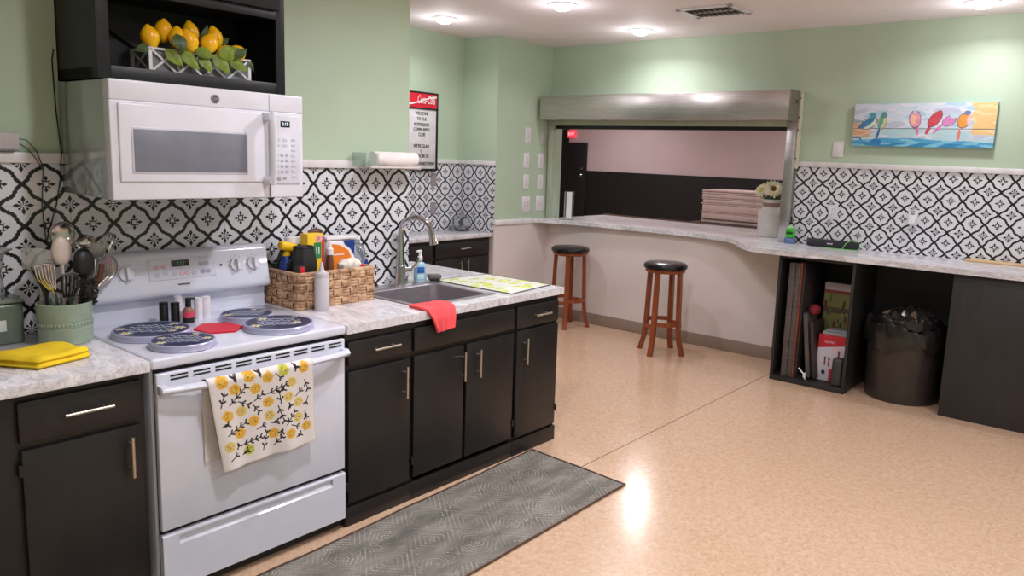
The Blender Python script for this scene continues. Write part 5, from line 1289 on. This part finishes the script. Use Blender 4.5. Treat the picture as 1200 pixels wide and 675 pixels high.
t = thing('hand_soap', 'bright green pump soap bottle beside the steel track', 'soap bottle', (4.955, -0.985, HB))
b_ = (4.955, -0.99, HB)
MB().box(4.925, 4.985, -1.03, -0.95, HB, HB+0.045, 0.006, 2).build('blue_sleeve', plain('dusty_blue', (96, 116, 160), 0.5), t)
MB().box(4.93, 4.98, -1.025, -0.955, HB+0.045, HB+0.125, 0.012, 3).build('bottle', plain('bright_green', (70, 190, 50), 0.3), t)
MB().lathe([(0.03, 0.125), (0.02, 0.14), (0.011, 0.15), (0.011, 0.165), (0, 0.165)], b_, 20).build('clear_neck', plain('pale_green_plastic', (160, 200, 150), 0.2), t)
MB().lathe([(0, 0.155), (0.014, 0.155), (0.014, 0.172), (0.005, 0.175), (0.005, 0.215), (0, 0.215)], b_, 16).rbox((4.94, -0.995, HB+0.217), (0.045, 0.014, 0.010), Matrix.Rotation(0.3, 3, 'Z'), 0.003).build('pump', BLACKP, t)
MB().box(4.9285, 4.931, -1.018, -0.962, HB+0.075, HB+0.098).build('dark_label', plain('dark_green_label', (24, 70, 30), 0.5), t)

t = thing('sound_bar', 'long black speaker bar lying on the back counter', 'speaker', (4.93, -1.34, HB))
MB().box(4.90, 4.965, -1.545, -1.145, HB+0.002, HB+0.062, 0.014, 3).build('body', plain('speaker_black', (34, 36, 42), 0.6, bmp=0.4), t)
MB().box(4.8985, 4.901, -1.355, -1.31, HB+0.028, HB+0.038).build('logo_plate', plain('silver_print', (190, 190, 196), 0.4), t)
for y in (-1.5, -1.19): MB().box(4.91, 4.955, y-0.015, y+0.015, HB, HB+0.004).build('foot', BLACKM, t)
gc = [(4.86, -1.28, HB+0.004), (4.85, -1.36, HB+0.004), (4.85, -1.46, HB+0.004), (4.87, -1.56, HB+0.006), (4.90, -1.575, HB+0.04), (4.93, -1.56, HB+0.075), (4.91, -1.50, HB+0.078), (4.895, -1.46, HB+0.05), (4.87, -1.44, HB+0.004), (4.84, -1.42, HB+0.004)]
tag(MB().tube(gc, 0.003, 6).build('charging_cable', plain('lime_cable', (120, 200, 110), 0.5)), 'thin lime green cable looped over the speaker bar', 'cable')
t = thing('cutting_board', 'pale wooden board on the back counter at the right edge', 'cutting board', (4.99, -2.6, HB))
MB().box(4.955, 5.035, -2.95, -2.275, HB, HB+0.016, 0.005, 2).build('board', wood_mat('pale_maple', (200, 168, 122), (226, 196, 150), 0.5, (8, 2, 8)), t)
PG_ = 'white outlets on the back wall backsplash'
plate_x(XB-0.006, -1.29, 1.305, 'white outlet on the back wall tiles directly above the speaker bar', grp=PG_)
plate_x(XB-0.006, -1.885, 1.312, 'white outlet on the back wall tiles with a plugged-in charger', grp=PG_)
t = thing('plug_adapter', 'small white plug-in air freshener in the middle wall outlet', 'plug', (XB-0.03, -1.885, 1.31))
MB().box(XB-0.05, XB-0.0158, -1.91, -1.86, 1.255, 1.33, 0.008, 2).build('body', WP, t)
MB().cyl((XB-0.035, -1.885, 1.33), (XB-0.035, -1.885, 1.365), 0.014).build('refill', CPL, t)
plate_x(XB-0.006, -2.625, 1.30, 'white outlet on the back wall tiles at the right edge', grp=PG_)
plate_x(XB, -1.28, 1.805, 'single white light switch above the backsplash, left of the bird painting', 'light_switch', 'light switch', w=0.085, h=0.125)

# ------------------------------------------------------------------ bird painting
def birds(U, V):
    rs = np.random.RandomState(2); x = U*3.03; y = V
    def nz(fx, fy, n=6, s=0):
        r = np.random.RandomState(s); o = np.zeros(U.shape)
        for k in range(n): o += np.sin(x*fx*r.uniform(0.4, 1.6)+y*fy*r.uniform(-.6, .6)+r.uniform(0, 6))*np.sin(y*fy*r.uniform(0.5, 1.6)+x*fx*0.2+r.uniform(0, 6))
        return o/n
    c = np.zeros(U.shape+(3,)); c[:] = (206, 218, 234)
    n1 = nz(4, 14, s=1); n2 = nz(8, 30, s=2)
    c[n1 > 0.12] = (170, 208, 232); c[n2 > 0.22] = (222, 224, 236); c[(n1 < -0.22)] = (190, 196, 222)
    lowm = y > 0.56 + 0.03*n2; c[lowm & (n1 > -0.05)] = (172, 214, 226); c[lowm & (n2 < -0.1)] = (186, 212, 218)
    w_ = y > 0.86 - 0.06*np.exp(-((x-1.1)/0.7)**2) + 0.05*n1; c[w_] = (70, 166, 214); c[w_ & (n2 > 0.1)] = (120, 198, 228); c[(y > 0.92) & (n2 < 0)] = (40, 136, 196)
    yl = (x > 2.52 + 0.12*n1 + 0.1*(y)) & (y < 0.72 + 0.06*n2); c[yl] = (240, 200, 130); c[yl & (n2 > 0.1)] = (246, 214, 156)
    sand = (x < 0.42-0.3*abs(y-0.65)) & (y > 0.46+0.03*n1) & (y < 0.78); c[sand] = (214, 166, 130); c[sand & (n2 > 0)] = (226, 184, 150)
    c[(x < 0.35) & (y > 0.36) & (y < 0.46) & (n2 > -0.1)] = (160, 172, 180)
    c[(np.hypot(x-0.1, (y-0.86)*1.4) < 0.12) & (n2 > -0.05)] = (28, 120, 190); c[(np.hypot(x-0.55, (y-0.90)*2) < 0.14) & (n2 > -0.1)] = (36, 128, 196)
    c[np.abs(y-0.583) < 0.007] = (70, 80, 96)
    def ell(cx, cy, a, b_, rot, col, out=True):
        dx, dy = x-cx, y-cy; r = math.radians(rot); xx = dx*math.cos(r)+dy*math.sin(r); yy = -dx*math.sin(r)+dy*math.cos(r); d = (xx/a)**2+(yy/b_)**2
        if out: c[(d < 1.22)] = (56, 66, 96)
        m = d < 1; sh = (n2*16)[..., None]*np.ones(3); c[m] = (np.array(col)+sh)[m]
    kx = 3.03/1060.0; 
    def q(px, py): return ((px-75)*kx, (py-70)/315.0)
    # pair of blue birds
    a = q(200, 215); ell(a[0], a[1], 0.19, 0.115, -28, (206, 228, 214)); ell(a[0]-0.06, a[1]+0.0, 0.19, 0.06, -35, (60, 130, 190)); a = q(222, 160); ell(a[0], a[1], 0.065, 0.065, 0, (70, 160, 180))
    a = q(305, 205); ell(a[0], a[1], 0.09, 0.16, 10, (216, 214, 150)); ell(a[0]-0.03, a[1]+0.0, 0.05, 0.15, 12, (90, 170, 150), False); a = q(315, 155); ell(a[0], a[1], 0.06, 0.065, 0, (80, 158, 150)); a = q(278, 295); ell(a[0], a[1], 0.028, 0.12, 14, (50, 110, 170))
    # pink bird
    a = q(578, 262); ell(a[0], a[1], 0.035, 0.13, -12, (226, 120, 172), False); a = q(556, 185); ell(a[0], a[1], 0.118, 0.19, -8, (238, 150, 176)); ell(a[0]-0.03, a[1]+0.0, 0.055, 0.11, 0, (246, 190, 150), False); a = q(552, 135); ell(a[0], a[1], 0.055, 0.05, 0, (214, 196, 220))
    # red bird
    a = q(660, 265); ell(a[0], a[1], 0.04, 0.10, 22, (206, 60, 80), False); a = q(705, 185); ell(a[0], a[1], 0.105, 0.19, 35, (220, 66, 84)); a = q(735, 140); ell(a[0], a[1], 0.05, 0.055, 0, (216, 60, 70))
    # lilac bird
    a = q(735, 250); ell(a[0], a[1], 0.03, 0.16, 42, (224, 110, 180), False); a = q(808, 198); ell(a[0], a[1], 0.14, 0.10, -32, (222, 130, 196)); a = q(838, 160); ell(a[0], a[1], 0.07, 0.06, 0, (176, 214, 226), False)
    # orange bird
    a = q(888, 295); ell(a[0], a[1], 0.032, 0.14, 3, (236, 120, 100), False); a = q(915, 195); ell(a[0], a[1], 0.125, 0.16, 25, (244, 160, 60)); a = q(950, 190); ell(a[0], a[1], 0.045, 0.12, 5, (244, 190, 196), False); a = q(933, 140); ell(a[0], a[1], 0.06, 0.045, 0, (96, 130, 190))
    fine = nz(26, 90, 5, 9)*9 + nz(60, 40, 4, 11)*5; c = c + fine[..., None]; g = c.mean(-1, keepdims=True); c = g+(c-g)*0.88
    return np.clip(c*0.97, 0, 255)
t = thing('bird_painting', 'wide canvas painting of six colourful birds on a wire', 'painting', (XB-0.02, -1.875, 1.833))
MB().box(XB-0.038, XB-0.002, -2.358, -1.392, 1.834, 2.152).build('canvas_edges', plain('canvas_edge', (120, 170, 200), 0.7, var=0.2), t)
paint('canvas_front', lambda U, V: np.stack([np.full(U.shape, XB-0.0388), -1.392-0.966*U, 2.152-0.318*V], -1), 420, 140, birds, vcol('painted_canvas', 0.7), t)

# ------------------------------------------------------------------ under the back counter
t = thing('open_shelf_cube', 'black open-fronted shelf box under the counter beside the hatch wall', 'shelf', (4.76, -1.385, 0))
CX0, CX1, CY0, CY1, CZ1 = 4.476, 5.03, -1.672, -1.100, HB-0.041
def pan(name, *a): return MB().box(*a, 0.002).build(name, PANELB if name != 'back_panel' else BLACKW, t)
pan('side_panel', CX0, CX1, CY1-0.022, CY1, 0.0, CZ1); pan('side_panel', CX0, CX1, CY0, CY0+0.022, 0.0, CZ1)
pan('bottom_panel', CX0, CX1, CY0+0.022, CY1-0.022, 0.0, 0.04); pan('top_panel', CX0, CX1, CY0+0.022, CY1-0.022, CZ1-0.025, CZ1)
pan('back_panel', CX1-0.01, CX1, CY0+0.022, CY1-0.022, 0.04, CZ1-0.025)
FZ = 0.0405
GL = 'folded boards standing in the shelf box'
WD1 = wood_mat('grey_plank', (70, 62, 62), (104, 94, 92), 0.5, (2, 2, 20)); WD2 = wood_mat('rust_plank', (96, 50, 36), (140, 78, 56), 0.5, (2, 2, 20)); WD3 = wood_mat('dark_plank', (40, 34, 36), (62, 54, 56), 0.5, (2, 2, 20))
for i, (y0, y1, z, m_, lb, x0) in enumerate([(-1.222, -1.178, 0.93, WD1, 'leftmost grey board standing upright in the shelf box', 4.50), (-1.262, -1.224, 0.93, WD1, 'grey board second from the left in the shelf box', 4.505), (-1.279, -1.264, 0.94, WD2, 'thin rusty brown board standing in the shelf box', 4.50), (-1.296, -1.281, 0.93, WD3, 'dark board just right of the thin rusty board in the shelf box', 4.515)]):
    tag(MB().box(x0, 4.98, y0, y1, FZ, z, 0.003).build('upright_board', m_), lb, 'board', GL)
def folded(y, z, th, lb, m_):
    b = MB().rbox((4.66, y, FZ+z/2+0.012), (0.24, th, z), Matrix.Rotation(-0.13, 3, 'X'), 0.006); return tag(b.build('leaning_panel', m_), lb, 'board', GL)
folded(-1.345, 0.50, 0.034, 'shorter dark panel leaning in the middle of the shelf box', WD1); folded(-1.395, 0.44, 0.03, 'grey panel leaning right in front of the game box', WD3)
tag(MB().ball((4.60, -1.365, 0.578), (0.05, 0.045, 0.042), 18).build('red_ball', plain('dull_red', (120, 26, 36), 0.7)), 'dull red ball resting on the leaning panels in the shelf box', 'ball')
def game_cols(seed):
    def f(U, V):
        r = np.random.RandomState(seed); c = np.zeros(U.shape+(3,)); c[:] = (122, 122, 70); c[V < 0.12] = (178, 168, 176); c[(V > 0.12) & (V < 0.18)] = (128, 60, 44); c[(V > 0.42) & (V < 0.52)] = (84, 70, 54); c[(V > 0.86)] = (60, 52, 44)
        for k in range(26):
            px, py, a = r.uniform(0, 1), r.uniform(0.2, 0.95), r.uniform(0.02, 0.06); col = [(48, 50, 32), (150, 140, 100), (46, 40, 34), (100, 46, 44), (80, 96, 56)][r.randint(5)]
            c[(np.abs(U-px) < a*0.7) & (np.abs(V-py) < a*1.3)] = col
        return c
    return f
t = thing('game_box', 'tall green and brown printed board game box at the back of the shelf box', 'box', (4.80, -1.5, FZ))
MB().box(4.802, 4.90, -1.622, -1.360, FZ, 0.775, 0.003).build('box', plain('game_green', (86, 88, 54), 0.6), t)
paint('printed_front', lambda U, V: np.stack([np.full(U.shape, 4.8013), -1.362-0.258*U, 0.772-0.45*V], -1), 60, 120, game_cols(3), vcol('printed_card', 0.5), t)
def red_cols(U, V):
    c = np.zeros(U.shape+(3,)); c[:] = (206, 200, 214); c[(V < 0.30-0.12*U)] = (190, 34, 50); c[(V > 0.83-0.1*np.sin(U*3)) & (U > 0.45)] = (186, 34, 48)
    for (x, y) in ((0.28, 0.58), (0.42, 0.60), (0.75, 0.40)): c[(np.abs(U-x) < 0.03) & (np.abs(V-y) < 0.08)] = (120, 50, 60); c[np.hypot(U-x, (V-y+0.08)*1.5) < 0.04] = (90, 50, 60)
    c[np.hypot(U-0.25, (V-0.82)*1.4) < 0.07] = (46, 44, 70); c[(np.abs(U-0.7) < 0.2) & (np.abs(V-0.27) < 0.03)] = (220, 190, 196); return c
t = thing('toy_box', 'red and white printed game box standing in front in the shelf box', 'box', (4.66, -1.5, FZ))
MB().box(4.602, 4.70, -1.630, -1.415, FZ, 0.40, 0.003).build('box', plain('box_red', (176, 34, 48), 0.6), t)
paint('printed_front', lambda U, V: np.stack([np.full(U.shape, 4.6013), -1.417-0.211*U, 0.398-0.355*V], -1), 90, 120, red_cols, vcol('printed_card_b', 0.5), t)
text('title', 'GAMES', 0.024, plain('pale_print', (226, 206, 210), 0.5), t, (4.6005, -1.50, 0.345), (0, -1, 0), (0, 0, 1), ext=0.0004)
tag(MB().box(4.60, 4.74, -1.62, -1.44, 0.4005, 0.425, 0.006).box(4.615, 4.73, -1.61, -1.46, 0.425, 0.44, 0.005).build('folded_bag', plain('silver_film', (150, 150, 156), 0.3)), 'folded silvery plastic bag on top of the red and white box', 'bag')
t = thing('small_speaker', 'small dark grey speaker at the right front of the shelf box', 'speaker', (4.53, -1.60, FZ))
MB().box(4.495, 4.575, -1.640, -1.560, FZ, 0.255, 0.022, 4).build('body', plain('grey_plastic', (58, 56, 58), 0.5), t)
tag(MB().tube([(4.49, -1.32, 0.13), (4.49, -1.35, 0.10), (4.49, -1.37, 0.085), (4.495, -1.372, FZ+0.01), (4.49, -1.36, FZ+0.03), (4.49, -1.375, 0.10)], 0.006, 8).build('white_string', WP), 'short white string dangling at the bottom of the shelf box', 'string')

# bin
t = thing('trash_bin', 'large round dark brown trash bin under the back counter', 'trash can', (4.755, -2.0, 0))
BINM = plain('brown_black_plastic', (52, 45, 43), 0.35, var=0.08)
bc = (4.755, -1.995, 0)
MB().lathe([(0, 0.002), (0.235, 0.0), (0.245, 0.01), (0.262, 0.50), (0.268, 0.505), (0.268, 0.53), (0.256, 0.53), (0.25, 0.5), (0.235, 0.03), (0, 0.03)], bc, 56).build('body', BINM, t)
bg_ = MB(); rs = random.Random(9); n = 72
R = []
for j, (r_, z) in enumerate([(0.271, 0.40), (0.276, 0.46), (0.275, 0.53), (0.268, 0.56), (0.245, 0.55), (0.235, 0.48)]):
    ring = []
    for k in range(n):
        a = 2*PI*k/n; w1 = 0.010*math.sin(a*7+j)+0.007*math.sin(a*13+2*j)+0.006*math.sin(a*23+j*3)
        zz = z+0.030*math.sin(a*4+j*0.8)*(1 if j in (0, 3) else 0.4)+0.012*math.sin(a*17+j); 
        rr = r_ + (abs(w1) if j < 4 else -abs(w1)); ring.append((bc[0]+rr*math.cos(a), bc[1]+rr*math.sin(a), zz))
    R.append([bg_.bm.verts.new(p) for p in ring])
for A, B in zip(R[:-1], R[1:]):
    for k in range(n): bg_.bm.faces.new((A[k], A[(k+1) % n], B[(k+1) % n], B[k]))
bg_.build('bag_liner', plain('black_bag_film', (36, 34, 34), 0.14, bmp=0.9, bscale=25), t, ang=50)
b = MB()
def crump(u, v):
    x = bc[0]-0.25+0.42*u; y = bc[1]+0.22-0.44*v; e = math.sin(PI*u)*math.sin(PI*v)
    return (x*1.0, y, 0.545+0.13*e**0.5+0.016*math.sin(u*23+v*9)*math.cos(v*19)+0.010*math.sin(u*41+v*31))
b.grid(crump, 40, 40)
for v in b.bm.verts:
    d = Vector((v.co.x-bc[0], v.co.y-bc[1], 0)); 
    if d.length > 0.235: d.normalize(); v.co.x = bc[0]+d.x*0.235; v.co.y = bc[1]+d.y*0.235
b.build('tied_bag', plain('black_bag_film', (36, 34, 34), 0.14, bmp=0.9, bscale=25), t, ang=25)
def paper(u, v): return (4.565+0.05*v, -1.90-0.22*u+0.05*v, 0.50+0.13*v+0.02*math.sin(u*7)+0.03*u*v)
b = MB().grid(paper, 8, 6); tag(b.build('cardboard_scrap', plain('brown_card', (110, 88, 66), 0.8), solid=0.004, ang=20), 'crumpled brown card sticking out of the trash bin', 'cardboard')
# right cabinet
t = thing('base_cabinet', 'plain charcoal panel cabinet under the counter at the right edge', 'cabinet', (4.75, -3.1, 0))
MB().box(4.476, 5.03, -3.85, -2.307, 0.0, CZ1, 0.002).build('carcass', PANELB, t)

# rug
def rug_z(x, y): return 0.006 + 0.0035*max(0, math.sin(x*9+y*2.0))**2 + 0.002*math.sin(y*7+x*3)**2
r0, r1, r2, r3 = Vector((2.03, -0.705, 0)), Vector((2.0, -1.350, 0)), Vector((-0.35, -1.36, 0)), Vector((-0.33, -0.79, 0))
def rug_fn(u, v):
    p = r3.lerp(r0, u).lerp(r2.lerp(r1, u), v); z = rug_z(p.x, p.y)*(1 if 0.02 < v < 0.98 and u < 0.995 else 0.8); return (p.x, p.y, z)
t = thing('runner_rug', 'long grey runner rug with dotted geometric pattern on the floor by the range', 'rug', (0.85, -1.05, 0))
MB().grid(rug_fn, 120, 24).build('pile', rug_mat(), t, solid=0.004, ang=60)
cnr = []
for k in range(61): u = k/60; p = r3.lerp(r0, u); cnr.append((p.x, p.y, rug_z(p.x, p.y)+0.0005))
for k in range(1, 13): p = r0.lerp(r1, k/12); cnr.append((p.x, p.y, rug_z(p.x, p.y)+0.0005))
for k in range(1, 61): u = 1-k/60; p = r2.lerp(r1, u); cnr.append((p.x, p.y, rug_z(p.x, p.y)+0.0005))
MB().tube(cnr, 0.0045, 8).build('bound_edge', plain('rug_binding', (92, 66, 54), 0.9), t)

# ------------------------------------------------------------------ hall beyond
t = thing('exit_sign', 'small glowing red exit sign high on the far hall wall', 'exit sign', (XF-0.02, 5.78, 2.05))
MB().box(XF-0.05, XF-0.002, 5.69, 5.87, 2.05, 2.20, 0.004).build('housing', plain('exit_red', (236, 70, 90), 0.4, emit=0.8), t)
text('exit_letters', 'EXIT', 0.075, plain('exit_white', (255, 200, 200), 0.5, emit=1.0), t, (XF-0.052, 5.78, 2.125), (0, -1, 0), (0, 0, 1), ext=0.001)
t = thing('folding_table', 'low dark table in the hall behind the hatch carrying the stack of slabs', 'table', (8.55, 1.05, 0))
TB = plain('dark_table_top', (40, 36, 36), 0.4)
MB().box(8.2, 9.0, 0.45, 1.65, 0.835, 0.865, 0.004).build('tabletop', TB, t)
for x in (8.26, 8.94):
    for y in (0.55, 1.55): MB().cyl((x, y, 0), (x, y, 0.835), 0.018).build('leg', CHROME, t)
zz = 0.966-0.10
rs = random.Random(2); z = 0.8655
tn = [0.05, 0.075, 0.018, 0.10, 0.022, 0.05, 0.022, 0.05, 0.03, 0.028]
nm = ['bottom', 'second', 'third', 'fourth', 'fifth', 'sixth', 'seventh', 'eighth', 'ninth', 'top']
SLB = plain('pinkish_grey_slab', (196, 172, 168), 0.6, var=0.04)
for i, th in enumerate(tn):
    dy = 0.015 if th < 0.04 else 0.0
    tag(MB().box(8.28+rs.uniform(-0.01, 0.01), 8.9, 0.62-dy, 1.51+dy+rs.uniform(-0.01, 0.01), z+0.001, z+th-0.003, 0.004).build('pale_slab', SLB), 'pale pinkish slab in the hall stack, %s from the table' % nm[i], 'slab', 'stack of pale slabs in the hall')
    z += th
